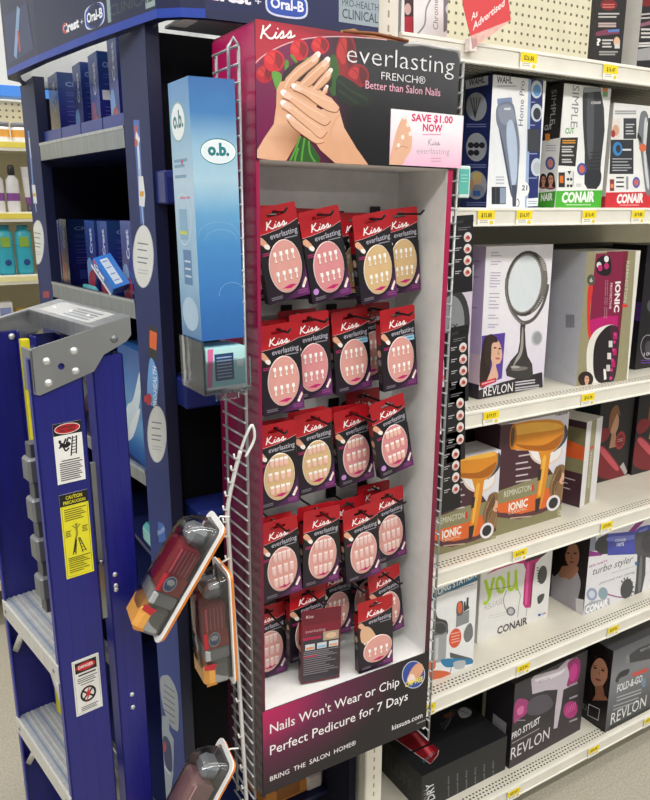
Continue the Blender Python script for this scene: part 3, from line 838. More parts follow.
BEHIND = [(0, 0, 'rt'), (0, 1, 'rd'), (0, 2, 'bt'), (1, 0, 'rt'), (1, 1, 'rd'), (1, 2, 'sb'), (1, 3, 'sb'), (2, 0, 'bp'), (2, 1, 'bp'), (2, 2, 'pl'), (2, 3, 'pl'), (3, 0, 'pp'), (3, 1, 'pp'),
          (3, 2, 'pp'), (3, 3, 'pp'), (4, 1, 'pp'), (4, 2, 'rt'), (4, 3, 'rt')]
for r, k, v in BEHIND:
    hx, hz = HOOKS[(r, k)]
    th = random.uniform(-.05, .03)
    if r == 4 and k in (1, 2): lab = 'nail pack behind the pack standing on the display floor, %s hook of the lowest row' % CN[k]
    else: lab = 'nail pack mostly hidden behind the front one, %s hook of the %s' % (CN[k], RN[r])
    place_pack(v, hx - .0694 * math.sin(th), FY.get((r, k), 1.145) + .0216, hz - .0694 * math.cos(th) + .0002, th, random.uniform(-.006, .006), lab, 'nail packs on the display hooks')
for r, k, v in [(4, 1, 'rt'), (4, 2, 'pp'), (0, 1, 'rd'), (0, 2, 'bt'), (1, 3, 'sb')]:
    hx, hz = HOOKS[(r, k)]
    place_pack(v, hx, 1.200, hz - .0694, 0, 0.01, 'rearmost nail pack on the %s hook of the %s' % (CN[k], RN[r]), 'nail packs on the display hooks')

# ------------------------------------------------------------------ wire rack beside the display
RXL = 0.5145
rk = (RXL, 1.20, 0.58)
rack = thing('wire_rack', 'grey wire rack whose barred sides hold the cardboard nail display', 'rack', rk)
WG = '#a9abae'
def side(x, ya, yb, z0, z1, lean):
    mb = MB('zinc')
    for y in (ya, yb):
        mb.tube([(x, y + lean, z0), (x, y, z1)], .0027, WG, n=6)
    k = int((z1 - z0) / .0254)
    for i in range(k + 1):
        z = z0 + (z1 - z0) * i / k; l = lean * (1 - i / k)
        mb.tube([(x - .0045, ya + l - .006, z), (x - .0045, yb + l + .004, z)], .0021, WG, n=5)
    return mb
mb = side(RXL, 1.102, 1.186, .585, 1.985, .016)
mb.tube([(RXL, 1.102, 1.985), (RXL - .005, 1.108, 1.998), (RXL - .012, 1.112, 1.985), (RXL - .012, 1.113, 1.94)], .0027, WG, n=6)
mb.build('side_grid', rack, rk)
side(.962, 1.112, 1.190, .572, 2.005, .022).build('side_grid', rack, rk)
for z in (.60, 1.0, 1.5, 1.95):
    mb = MB('zinc'); l = .018 if z < 1 else .008
    mb.tube([(RXL, 1.184 + l * .5, z), (RXL, 1.268, z), (.962, 1.268, z), (.962, 1.188 + l * .5, z)], .0025, WG, n=6)
    mb.build('rear_bar', rack, rk)
for x, y, z in ((.962, 1.166, 1.722), (.962, 1.166, 1.501), (.962, 1.166, 1.384), (.962, 1.166, 1.271)):
    mb = MB('zinc'); mb.tube([(x, y + .012, z), (x + .075, y + .012, z), (x + .080, y + .012, z + .006)], .0018, WG, n=6); mb.build('side_peg', rack, rk)

# black slim packs hung down the right side of the rack
def slim_pack(px, zt, zb, roll, label, x0):
    w = .054; h = zt - zb
    root = thing('slim_pack', label, 'nail pack', (x0 + w / 2, 1.160, (zt + zb) / 2), (0, roll, 0), 'black slim packs on the side of the rack')
    mb = MB('satin'); mb.box((-w / 2, 0, -h / 2), (w / 2, .016, h / 2 - .012), '#1a181b', c=.001)
    mb.box((-w / 2, 0, h / 2 - .014), (w / 2, .0015, h / 2), '#1a181b')
    c = Canvas(mb, (-w / 2, 0, -h / 2), (1, 0, 0), (0, 0, 1), w, h)
    c.text('KISS', (.2, .9), (.5, .91), .03, '#5a585c')
    c.lines(.25, .85, [.84, .815], .008, '#7d7a7e', jag=.4)
    for i in range(4):
        v = .72 - i * .15
        c.ell(.72, v, .19, .062, '#dcd6d3'); c.poly([(.56, v - .03), (.66, v + .02), (.8, v + .01), (.84, v - .03), (.7, v - .05)], '#cf9f90', smooth=True); c.poly([(.64, v - .01), (.74, v + .022), (.83, v - .012), (.74, v - .03)], '#b03a38', smooth=True)
        c.lines(.12, .42, [v + .015, v - .012], .01, '#bdb9bb', jag=.5)
    mb.build('carton', root)
for a in ((0, 1.738, 1.585, -.05, 'slim black pack with round pictures, topmost on the right of the wire rack', .997),
          (0, 1.517, 1.352, -.07, 'slim black pack with round pictures, second down the right side of the wire rack', .999),
          (0, 1.402, 1.222, -.06, 'slim black pack with round pictures, third down the right side of the wire rack', .998),
          (0, 1.290, 1.110, -.06, 'slim black pack with round pictures, lowest on the right side of the wire rack', .992)):
    slim_pack(*a)
for y in (): pass
# pale green card on the rack by the clipper box
p = onY(465, 182, 1.15)
mb = MB('card'); mb.box((-.014, 0, -.03), (.014, .010, .03), '#cfe6e0', c=.002)
c = Canvas(mb, (-.014, 0, -.03), (1, 0, 0), (0, 0, 1), .028, .06); c.rect(.0, .12, .85, .9, '#5fb9ac'); c.lines(.1, .7, [.7, .6, .5], .03, '#9fd6cd')
o = mb.build('small_carton'); o.location = p; tag(o, 'small pale green carton hung on the rack beside the navy clipper box', 'carton')
# ------------------------------------------------------------------ goods on the shelves
def pxpoly(c, pts, col, smooth=True): c.poly(pts, col, smooth=smooth)
# -- shelf A: clippers
def f(c):
    c.grad(['#f2f3f5', '#e9edf2', '#f7f7f6']); c.trace(zz(460, 65, 5.333))
    c.poly([(372, 60), (445, 75), (430, 765), (352, 765)], '#23306e')
    c.poly([(366, 60), (380, 60), (362, 765), (345, 765)], '#9fb4d8')
    c.text('WAHL', (195, 95), (278, 98), 34, '#2c3350', bold=.02)
    c.lines(200, 300, [110], 5, '#9aa3b8')
    c.vtext('Home Pro', (335, 325), (345, 85), -24, '#5a6076', bold=.0)
    c.poly([(198, 180), (275, 172), (280, 200), (200, 212)], '#7f93b8')
    c.poly([(204, 210), (278, 202), (300, 290), (318, 420), (312, 560), (300, 700), (276, 705), (262, 650), (240, 500), (215, 370), (192, 290)], '#767f92', smooth=True)
    c.poly([(205, 225), (270, 215), (295, 300), (250, 320), (215, 300)], '#8e97a8', smooth=True)
    c.poly([(252, 310), (280, 300), (304, 420), (302, 600), (280, 650), (262, 520), (248, 400)], '#b9c8de', smooth=True)
    c.poly([(205, 330), (230, 420), (262, 600), (278, 690), (262, 650), (235, 500)], '#4b5366', smooth=True)
    c.rect(235, 228, 270, 240, '#d9dde6')
    c.poly([(276, 640), (302, 640), (298, 755), (280, 755)], '#4a5062'); c.ring(303, 735, 12, 20, .0022, '#3c4254', a0=-1.5, a1=1.6)
    for y in (205, 130): pass
    for cy, ci in ((130, '#5d9bd6'), (255, '#30343e'), (545, '#b9bec6')):
        c.ell(408, cy, 30, 48, '#c9d2dc'); c.ell(410, cy + 5, 20, 32, ci)
    c.rect(360, 342, 422, 462, '#3d4046'); c.lines(365, 410, [470, 600], 6, '#8f9cc4'); c.lines(365, 400, [195, 318], 6, '#8f9cc4')
    c.ell(343, 662, 26, 40, '#f4f4f4'); c.text('21', (328, 668), (357, 668), 26, '#3a3f55', bold=.02)
    c.poly([(355, 712), (418, 708), (416, 752), (353, 754)], '#e9edf2'); c.lines(362, 410, [726, 738], 4, '#8f98b0')
    c.rect(168, 650, 244, 742, '#2c2f36'); c.rect(212, 655, 242, 738, '#8f9cb4'); c.line([(190, 655), (190, 738)], .0015, '#5d6470')
    c.lines(190, 235, [595, 610, 628], 5, '#b0b4be')
def l(c):
    c.fill('#222d66'); c.trace(zz(460, 65, 5.333))
    c.poly([(30, 68), (150, 50), (150, 105), (30, 130)], '#c9ccd4'); c.text('WAHL', (46, 112), (132, 92), 32, '#3a3f50', bold=.03)
    for cy, t in ((222, 0), (438, 1), (640, 2)):
        c.ell(88, cy, 55, 76, '#a9aeb8')
        if t == 0:
            for k in range(4): c.line([(80, cy + 60), (55 + 18 * k, cy - 50)], .003, '#3e4350')
        elif t == 1:
            for k in range(5): c.ell(58 + 30 * (k % 3), cy - 10 + 40 * (k // 3), 16, 16, '#2a2d35')
        else:
            c.ell(92, cy - 30, 24, 30, '#d9b48f'); c.ell(92, cy - 48, 26, 22, '#d9c07a'); c.ell(60, cy, 16, 26, '#c99a76'); c.poly([(60, cy + 60), (80, cy), (125, cy + 10), (125, cy + 60)], '#8e95a4', smooth=True); c.rect(70, cy + 30, 110, cy + 58, '#3f68b0')
        c.lines(35, 140, [cy + 92, cy + 104], 5, '#7f8bc0')
carton('clipper_box', 'navy and white boxed hair clipper with a silver clipper picture, second shelf', 'box', (1.238, 1.33, 1.7506), 0, .166, .288, .09, '#e9ebf0', 'satin', 'hair clipper boxes', f, l)
def f(c):
    c.fill('#f2f2f0'); c.trace(zz(530, 75, 5.417))
    c.poly([(130, 628), (400, 624), (385, 722), (120, 722)], '#4cb236')
    c.text('CONAIR', (170, 690), (347, 684), 52, '#f4f6f2', bold=.05, shear=.08); c.lines(195, 330, [700], 6, '#b9e0ac')
    c.vtext('SIMPLE', (232, 55), (220, 282), 36, '#8a8d90')
    c.text('CUT', (190, 318), (238, 316), 30, '#58a83c', bold=.03)
    c.poly([(166, 340), (260, 338), (246, 495), (148, 490)], '#2e2c2c')
    c.lines(176, 246, [352, 364], 7, '#d99a3a'); c.lines(172, 238, [385, 400, 412, 432, 455, 468], 7, '#cfcfcd', jag=.3)
    c.poly([(290, 68), (380, 62), (400, 180), (404, 300), (384, 470), (378, 590), (360, 618), (310, 616), (294, 590), (296, 420), (286, 260), (284, 130)], '#3a3c40')
    c.poly([(310, 110), (345, 105), (340, 420), (312, 420)], '#56595e', smooth=True)
    c.poly([(290, 66), (382, 60), (388, 88), (292, 96)], '#9ea2a6')
    c.text('CONAIR', (330, 158), (384, 156), 14, '#d9d9d9', bold=.03)
    for y in (420, 440, 460, 480, 500, 520): c.line([(325, y), (382, y - 3)], .0022, '#232427')
    c.poly([(300, 520), (380, 520), (374, 600), (312, 606)], '#2e3034', smooth=True)
    c.ell(280, 510, 26, 34, '#4a55a0'); c.ell(280, 510, 16, 22, '#cf6a5a')
    c.poly([(152, 525), (240, 515), (236, 608), (150, 610)], '#e4e4e2'); c.rect(154, 528, 188, 608, '#2a2a2c'); c.rect(160, 545, 180, 585, '#d9742c')
    for a in ((205, 565), (222, 565), (205, 600), (222, 600)): c.ell(a[0], a[1], 7, 8, '#2a2a2c')
    c.poly([(202, 520), (222, 520), (212, 540)], '#2a2a2c'); c.line([(234, 525), (232, 600)], .0015, '#55585c')
    c.rect(393, 68, 420, 92, '#e58a4a'); c.rect(393, 92, 420, 118, '#7fb37a')
    c.lines(248, 276, [590, 600], 3, '#a9a9a7')
def l(c):
    c.grad(['#e9e9e7', '#e9e9e7']); c.trace(zz(530, 75, 5.417))
    c.poly([(40, 640), (140, 628), (130, 722), (40, 722)], '#3f9a2e'); c.text('NAIR', (58, 682), (122, 676), 36, '#eef2ea', bold=.05)
    c.poly([(60, 30), (190, 30), (160, 340), (50, 360)], '#262524')
    c.vtext('SIMPLE', (118, 80), (108, 268), 26, '#b9b9b7'); c.text('CUT', (78, 300), (118, 292), 26, '#d9d9d7', bold=.02); c.rect(82, 318, 108, 356, '#dd8a3a')
    c.lines(85, 140, [380, 394, 408], 4, '#9c9cb4'); c.ell(110, 478, 26, 36, '#4a55a0'); c.ell(110, 478, 16, 24, '#cf8a7a')
    portrait(c, 72, 570, 22, 30, '#221a18', '#cf8f78', '#b5626a'); portrait(c, 112, 568, 26, 34, '#221a18', '#d99a82', '#c56a72')
carton('clipper_box', 'white and black boxed hair clipper with a green foot band, second shelf', 'box', (1.465, 1.33, 1.7506), 0, .167, .288, .09, '#ecebe8', 'satin', 'hair clipper boxes', f, l)
def f(c):
    c.fill('#eeeeec'); c.trace(zz(530, 75, 5.417))
    c.poly([(390, 636), (760, 632), (760, 722), (380, 722)], '#cf3038')
    c.text('CONAIR', (468, 694), (612, 688), 46, '#f4f2f0', bold=.05, shear=.08); c.lines(485, 590, [702], 5, '#e9a0a0')
    c.lines(460, 575, [192, 204], 9, '#a9aaae'); 
    c.poly([(440, 235), (490, 235), (486, 345), (432, 345)], '#e9e1da'); c.ell(465, 300, 18, 30, '#d9a78a'); c.ell(450, 318, 12, 20, '#a83a3a')
    c.rect(506, 234, 576, 346, '#3d4146'); c.lines(518, 565, [265, 280, 300, 315], 6, '#cfd1d4', jag=.3)
    c.rect(430, 350, 560, 536, '#33363b'); c.ell(474, 400, 26, 38, '#3a86c4'); c.ell(478, 400, 13, 22, '#33363b'); c.lines(500, 548, [400], 10, '#dfe2e6')
    c.lines(446, 552, [452, 468, 486, 500, 514], 5, '#b9bbc0', jag=.3)
    for i in range(3): c.lines(466, 508, [552 + 24 * i], 8, '#44464a'); 
    c.rect(432, 565, 455, 628, '#8a3a3a'); c.rect(436, 590, 452, 612, '#e58a5a'); c.rect(520, 550, 532, 620, '#9a9ca0')
    c.ell(575, 582, 20, 30, '#5a62a8'); c.ell(575, 582, 12, 18, '#c96a66')
    c.poly([(600, 205), (625, 195), (640, 235), (622, 300), (626, 420), (645, 520), (650, 640), (628, 640), (612, 520), (600, 420), (584, 330), (590, 260)], '#7d8086', smooth=True)
    c.poly([(618, 260), (632, 240), (628, 420), (645, 600), (632, 600), (614, 430)], '#d2d5da', smooth=True)
    c.poly([(640, 235), (720, 200), (730, 640), (650, 640), (645, 520), (626, 420)], '#3a3d42')
    c.poly([(582, 310), (604, 340), (604, 372), (580, 340)], '#2d2f34'); c.ell(610, 394, 19, 22, '#e07048')
def l(c):
    c.fill('#c9c6c2'); c.grad(['#a83038', '#a83038'], a=(0, 0), b=(1, .12)); c.lines(.2, .8, [.3, .4, .62], .012, '#8a8782')
carton('clipper_box', 'white boxed hair clipper with a red foot band, second shelf', 'box', (1.652, 1.334, 1.7506), -.03, .21, .258, .10, '#e6e5e2', 'satin', 'hair clipper boxes', f, l)
def f(c): c.fill('#1a191b'); c.lines(.1, .8, [.8, .7], .03, '#3a393c')
carton('stock_box', 'dark box behind the clipper boxes at the back of the second shelf', 'box', (1.50, 1.50, 1.7506), 0, .42, .26, .2, '#1c1b1d', 'card', None, f)

# -- shelf B
def f(c):
    c.fill('#d9cfdd'); c.ell(.55, .58, .42, .26, '#3b3a3d'); c.ell(.5, .585, .34, .21, '#8f9296'); c.text('EX', (.45, .56), (.7, .56), .03, '#3b3a3d', bold=.03)
    c.rect(.5, .2, .62, .34, '#3b3a3d'); c.rect(0, .2, 1, .23, '#d9774a'); c.rect(0, 0, 1, .08, '#cfc9d2')
carton('mirror_box', 'pale lilac box with a dark round mirror, half hidden by the wire rack', 'box', (1.108, 1.365, 1.2806), .02, .135, .34, .10, '#d6ccda', 'satin', None, f)
def f(c):
    c.grad(['#dcd3e6', '#e9e4ef', '#f2f0f5', '#efedf3']); c.trace(zz(470, 240, 4.711))
    c.poly([(30, 710), (150, 670), (340, 622), (345, 705), (30, 760)], '#221f24')
    c.poly([(56, 452), (166, 436), (150, 652), (44, 690)], '#5a3f9c')
    c.poly([(66, 470), (85, 448), (110, 450), (100, 520), (96, 600), (80, 680), (46, 690), (50, 560)], '#2e211d', smooth=True)
    c.poly([(88, 470), (118, 462), (142, 490), (152, 545), (140, 580), (122, 590), (132, 650), (80, 672), (96, 620), (104, 580), (90, 530)], '#e5b79c', smooth=True)
    c.poly([(82, 455), (120, 455), (130, 480), (104, 490), (98, 560), (80, 600), (70, 540)], '#3a2a24', smooth=True)
    for e in ((118, 508), (140, 512)): c.ell(e[0], e[1], 7, 4, '#2a1c18')
    c.poly([(132, 515), (140, 540), (128, 540)], '#c98f74'); c.ell(130, 558, 11, 5, '#c0605a')
    c.poly([(50, 672), (122, 648), (124, 668), (50, 696)], '#c8283a'); c.lines(56, 116, [676], 6, '#eab9bd', slope=-.3)
    c.text('REVLON', (62, 738), (200, 712), 42, '#f2f0f2', bold=.0)
    c.lines(212, 306, [668, 680], 6, '#cfcbd2', slope=-.13); c.lines(212, 325, [695, 706], 7, '#b9b5bc', slope=-.13)
    Fm = '#5d5856'; Fd = '#3d3937'; Fl = '#8e8a86'
    c.ell(262, 205, 97, 156, Fm, rot=.14); c.ell(268, 203, 96, 152, Fd, rot=.14); c.ell(258, 205, 82, 142, Fl, rot=.14)
    c.ell(257, 206, 76, 134, '#dfe6ea', rot=.14)
    c.poly([(320, 70), (356, 110), (362, 200), (345, 270), (300, 335), (285, 340), (325, 280), (338, 200), (332, 120)], '#77726e', smooth=True)
    for t in range(7): c.line([(328 + 2.6 * t, 85 + 9 * t), (350 + 1.5 * t, 88 + 9 * t)], .0014, '#d9d5d0')
    for t in range(6): c.line([(305 + 6 * t, 318 - 10 * t), (322 + 6 * t, 330 - 12 * t)], .0014, '#c9c5c0')
    c.line([(172, 180), (172, 240), (190, 320), (225, 372), (256, 390), (300, 370), (340, 310), (362, 240), (366, 208)], .010, Fm, smooth=True)
    c.line([(170, 180), (170, 240), (188, 322), (224, 376), (256, 394)], .003, Fl, smooth=True)
    c.poly([(238, 392), (262, 392), (258, 420), (262, 500), (270, 545), (292, 585), (296, 630), (280, 652), (225, 656), (172, 640), (168, 610), (190, 570), (225, 530), (234, 480), (236, 420)], Fd)
    c.poly([(244, 420), (250, 420), (250, 500), (240, 545), (215, 580), (200, 600), (215, 560), (234, 520)], '#a39e99', smooth=True)
    c.ell(232, 606, 40, 10, '#7d7875', rot=-.08); c.ell(212, 598, 22, 6, '#b5b0ac')
    c.ell(314, 462, 26, 36, '#c4c4c8', rot=.1); c.ell(316, 462, 19, 28, '#9c9ca2', rot=.1)
    for i, y in enumerate([58, 72, 100, 112, 152, 166, 178, 190, 204, 218, 250, 268, 285, 302, 318, 352, 366, 396, 408]):
        c.lines(100 - i, 100 - i + (48 if i % 3 else 34), [y], 4, '#b6aac4')
def l(c):
    c.fill('#c3b1d4'); c.rect(0, 0, 1, .1, '#2a262c'); c.rect(0, .1, 1, .3, '#d8c3cf'); c.lines(.2, .8, [.9, .8, .6], .01, '#a08fb4')
carton('mirror_box', 'tall lilac box picturing a bronze vanity mirror on a stem, third shelf', 'box', (1.284, 1.372, 1.2806), .045, .243, .381, .10, '#e4deea', 'satin', None, f, l)
def f(c):
    c.fill('#9a9373'); c.trace(zz(560, 240, 5.0))
    c.grad(['#8c1a4e', '#7a1f3c', '#6b1f30', '#7a2436'], a=(.36, .26), b=(.76, 1.0))
    c.poly([(180, 68), (318, 62), (312, 180), (292, 400), (288, 440), (225, 425), (160, 490), (150, 500), (148, 420), (160, 250)], '#861f44')
    c.poly([(148, 400), (225, 380), (290, 380), (286, 445), (150, 505)], '#c01b70')
    c.poly([(140, 240), (165, 230), (152, 330), (150, 430), (160, 500), (150, 520), (136, 420)], '#d8382e', smooth=True)
    c.ell(155, 200, 20, 28, '#55584e'); c.text('6', (148, 210), (162, 210), 20, '#e9e6da')
    c.poly([(182, 105), (215, 78), (250, 85), (255, 160), (225, 180), (185, 160)], '#1e1a1c', smooth=True)
    for a in ((195, 125, '#e0e0e0'), (232, 95, '#e6e6e6'), (200, 140, '#c22a72'), (232, 130, '#c22a72')): c.ell(a[0], a[1], 12, 16, a[2])
    c.vtext('IONIC', (278, 208), (270, 362), 30 * -1 if False else 24, '#f2ecea', bold=.04); c.vtext('PROTECTIVE', (252, 215), (245, 345), 10, '#d9c4c6', bold=.02)
    for x in (236, 226): c.vtext('ceramic hair setter', (x, 200), (x - 6, 395), 6, '#c9a5ad')
    c.vtext('REMINGTON', (333, 105), (318, 312), 14, '#cfcab6', bold=.01)
    c.rect(310, 322, 338, 336, '#d8382e')
    c.poly([(142, 700), (132, 600), (140, 520), (175, 455), (235, 425), (280, 430), (292, 470), (285, 600), (262, 715), (180, 728)], '#e6e2da', smooth=True)
    c.poly([(175, 690), (165, 590), (180, 500), (225, 440), (265, 425), (292, 450), (292, 560), (270, 700), (225, 725)], '#262022', smooth=True)
    c.poly([(250, 440), (285, 440), (290, 550), (268, 690), (245, 715), (262, 560)], '#4a2036', smooth=True)
    for k, (x, y) in enumerate([(252, 520), (245, 580), (240, 640), (275, 480), (272, 560), (265, 620)]):
        c.rect(x - 9, y - 16, x + 10, y + 16, ['#d9d6d4', '#d9d6d4', '#c9c6c4', '#b51f66', '#b51f66', '#b51f66'][k])
    for y in (470, 510, 550, 600, 650, 690): c.ell(275 - (y - 470) * .1, y, 7, 8, '#d43a84')
    c.poly([(216, 645), (228, 645), (232, 695), (220, 700)], '#e9e6e4')
    c.ell(128, 695, 38, 38, '#2c201c'); portrait(c, 132, 698, 22, 26, '#2a1c18', '#dba98a')
    c.poly([(378, 55), (402, 50), (350, 710), (330, 712)], '#e6e3da')
def l(c):
    c.fill('#c6c8d0'); c.trace(zz(560, 240, 5.0))
    c.lines(28, 72, [372], 66, '#a4a6ae')
    for k in range(9): c.line([(30 + k * 5, 374), (30 + k * 5, 438)], .0008 + .0005 * (k % 3), '#6a6b72')
    c.line([(0, 190), (60, 120), (130, 70)], .0008, '#a9abb4'); c.line([(-80, 190), (0, 190)], .0008, '#a9abb4'); c.line([(-80, 560), (0, 610), (90, 690)], .0008, '#a9abb4')
    c.poly([(-100, 690), (90, 738), (90, 746), (-100, 712)], '#8a2440')
carton('roller_box', 'olive and maroon hot roller box with a plain grey barcode side, third shelf', 'box', (1.613, 1.345, 1.2806), -.10, .193, .360, .135, '#d9d6cc', 'satin', None, f, l)
def f(c):
    c.fill('#1b181c'); c.trace(zz(560, 240, 5.0)); c.clip = True
    c.vtext('bed', (415, 40), (408, 130), 22, '#6a3a9c', bold=.03); c.vtext('waves', (402, 150), (390, 285), 20, '#d5d2d8', bold=.02)
    c.ell(455, 330, 20, 30, '#55525a'); c.ring(440, 535, 36, 60, .002, '#b9b5bd'); c.ell(445, 540, 20, 36, '#4a464e'); c.text('100', (418, 580), (462, 574), 16, '#d9d6dc')
    c.lines(405, 460, [600, 612], 4, '#6a3a9c')
def l(c): c.fill('#1a171b'); c.rect(0, .4, 1, .55, '#4a2a6a')
carton('waver_box', 'black box with purple and white sideways lettering at the third shelf edge', 'box', (1.935, 1.40, 1.2806), 0, .24, .368, .12, '#1a181b', 'satin', None, f, l)
carton('stock_box', 'long plain black box behind the mirror box on the third shelf', 'box', (1.40, 1.56, 1.2806), 0, .8, .36, .17, '#1a191b', 'card')

# -- shelf C : orange dryers
def dryer_front(z, dx, dy):
    def f(c):
        c.fill('#dfdde6'); c.trace(lambda x, y: z(x + dx, y + dy))
        c.poly([(285, 100), (345, 95), (350, 205), (420, 225), (500, 345), (560, 300), (570, 420), (280, 470), (250, 470)], '#4a2a33')
        c.poly([(350, 90), (300, 100), (280, 420), (300, 420), (470, 330), (500, 300), (430, 205), (350, 205)], '#4a2a33')
        c.poly([(404, 215), (432, 252), (470, 262), (530, 225), (560, 160), (575, 60), (575, 20), (300, 60), (302, 98), (350, 95)], '#dfdde8')
        c.ell(470, 205, 68, 60, '#e6d4c8'); c.ell(470, 200, 62, 54, '#f1efee')
        c.poly([(270, 372), (330, 352), (420, 318), (545, 290), (545, 350), (420, 385), (270, 430)], '#8f8a66')
        c.poly([(268, 425), (420, 385), (490, 350), (545, 350), (540, 400), (460, 440), (370, 462), (280, 462)], '#e2692c')
        c.poly([(262, 458), (370, 462), (460, 440), (545, 395), (545, 420), (450, 462), (360, 486), (255, 480)], '#5a3238')
        c.poly([(255, 478), (360, 485), (450, 460), (545, 418), (540, 470), (250, 570)], '#8a855f')
        c.text('REMINGTON', (300, 396), (410, 366), 24, '#e2dfce'); c.rect(414, 342, 422, 370, '#d93a2c')
        c.text('IONIC', (318, 452), (396, 430), 30, '#f7efe6', bold=.04); c.text('CERAMIC', (318, 466), (394, 446), 11, '#f3d2b8')
        c.lines(325, 412, [478], 5, '#c9a99c', slope=-.1)
        for i, y in enumerate((225, 256, 280, 306, 330)): c.lines(340 + (8 if i else 20), 410 - 12 * (i % 2), [y], 6, '#cfc1c4', slope=-.16)
        O, OL, OD = '#e0902a', '#f3b84a', '#b0641a'
        c.poly([(330, 130), (344, 96), (400, 84), (480, 78), (530, 84), (552, 110), (548, 150), (520, 195), (490, 215), (478, 300), (462, 390), (448, 440), (428, 440), (436, 360), (452, 250), (440, 210), (400, 205), (340, 202), (328, 170)], O)
        c.poly([(350, 105), (420, 92), (500, 92), (540, 108), (500, 122), (420, 132), (352, 140)], OL, smooth=True)
        c.poly([(345, 180), (420, 185), (470, 180), (520, 150), (540, 140), (520, 185), (480, 205), (400, 202)], OD, smooth=True)
        c.ell(337, 150, 14, 52, '#c4761e', rot=.08); c.ell(335, 150, 8, 42, '#5a4630', rot=.08)
        c.poly([(548, 100), (560, 130), (550, 165), (525, 195), (500, 210), (520, 190), (540, 150)], '#3e3c3e', smooth=True)
        c.line([(545, 110), (540, 160), (505, 210)], .003, '#8d8a88', smooth=True)
        c.poly([(458, 235), (472, 230), (462, 300), (448, 380), (440, 380), (450, 300)], OL, smooth=True)
        c.poly([(440, 285), (454, 280), (448, 325), (436, 330)], '#2e2a2a'); c.poly([(428, 402), (450, 395), (440, 455), (426, 455)], '#2e2a2a')
        c.poly([(500, 300), (512, 272), (540, 262), (558, 290), (560, 350), (552, 402), (520, 405), (490, 390), (484, 350)], '#8a6a48', smooth=True)
        c.ell(536, 318, 14, 24, '#e0b090'); c.poly([(505, 300), (525, 270), (535, 300), (520, 340), (500, 390), (490, 370)], '#6a4a30', smooth=True); c.ell(540, 330, 5, 3, '#b0564c')
        for st in ([(508, 300), (496, 340), (492, 385)], [(520, 330), (506, 360), (505, 400)], [(545, 345), (535, 375), (530, 402)], [(555, 300), (556, 345), (548, 395)], [(525, 275), (512, 300), (500, 330)]): c.line(st, .0022, '#b08a5e', smooth=True)
        c.ell(500, 418, 26, 34, '#e9e6ea', rot=.5); c.ell(500, 418, 17, 24, '#2c2a2c', rot=.5)
        c.text('NEW', (512, 66), (560, 54), 16, '#5a2f3a', bold=.03)
        c.ell(528, 458, 14, 20, '#a39e7c'); c.text('2', (523, 466), (532, 464), 14, '#e9e6da')
    return f
ZC = zz(430, 400, 4.0625)
def l(c): c.fill('#3e2630'); c.rect(0, 0, 1, .2, '#7d7856'); c.rect(0, .2, 1, .4, '#c9602c')
carton('hair_dryer_box', 'shorter boxed orange hair dryer partly behind the wire rack, fourth shelf', 'box', (1.122, 1.360, .8846), .0, .240, .252, .095, '#d9d7de', 'satin', 'orange hair dryer boxes', dryer_front(ZC, -270, 112), l)
carton('hair_dryer_box', 'taller boxed orange hair dryer in the middle of the fourth shelf', 'box', (1.366, 1.370, .8846), .0, .260, .316, .095, '#d9d7de', 'satin', 'orange hair dryer boxes', dryer_front(ZC, 0, 0), l)
def f(c):
    c.fill('#e4e2e4'); c.rect(.3, 0, .62, 1, '#9a9373'); c.vtext('REMINGTON', (.52, .62), (.52, .2), -.12, '#d9d6c4'); c.rect(.34, .66, .56, .69, '#d8452c')
def l(c):
    c.fill('#45262f'); c.grad(['#8a855f', '#8a855f'], a=(0, .4), b=(1, .56)); c.grad(['#dd5a26', '#e2692c'], a=(0, .56), b=(1, .8)); c.poly([(0, .86), (1, .72), (1, .92), (0, .92)], '#7d7856')
    c.lines(.5, .9, [.3, .24, .18], .012, '#cfc1c4', jag=.4); c.text('1', (.2, .46), (.3, .46), .05, '#e9e6da')
carton('hair_dryer_box', 'hair dryer box turned with its white and olive spine out, fourth shelf', 'box', (1.727, 1.388, .8846), .22, .098, .265, .21, '#e6e4e6', 'satin', 'orange hair dryer boxes', f, l)
def redbox(flip):
    def f(c):
        c.fill('#1d1a1c')
        c.poly([(.0, .18), (.12, .42), (.75, .12), (.95, .0), (.5, .0), (.1, .08)], '#7a1a24', smooth=True)
        c.poly([(.08, .36), (.2, .38), (.7, .12), (.6, .1)], '#c2505a', smooth=True); c.poly([(.75, .12), (.95, .0), (1, .04), (.85, .16)], '#b9b4b0')
        c.ell(.45, .62, .13, .12, '#c99a78'); c.poly([(.3, .5), (.3, .75), (.48, .82), (.6, .7), (.5, .72), (.4, .62)], '#8a5a38', smooth=True); c.poly([(.4, .52), (.52, .52), (.58, .36), (.36, .36)], '#c09070')
        c.poly([(.0, .52), (.12, .6), (.34, .56), (.3, .48), (.1, .44)], '#8a1f2a', smooth=True)
        c.ell(.68, .42, .15, .10, '#a83038'); c.ell(.68, .42, .1, .066, '#7d1c26'); c.lines(.6, .76, [.41, .43], .008, '#e0a0a0')
        c.lines(.2, .9, [.92, .87], .014, '#77706f', jag=.3)
    return f
carton('red_dryer_box', 'dark red dryer box at the back of the fourth shelf beside the turned spine box', 'box', (1.925, 1.50, .8846), 0, .165, .31, .1, '#1c191b', 'satin', 'dark red hair dryer boxes', redbox(0))
carton('red_dryer_box', 'dark red dryer box at the right edge of the fourth shelf', 'box', (2.10, 1.49, .8846), 0, .2, .32, .1, '#1c191b', 'satin', 'dark red hair dryer boxes', redbox(1))
def f(c): c.fill('#2f8f7c'); c.ell(.6, .92, .2, .06, '#c9a58c'); c.rect(0, 0, 1, .5, '#277a69')
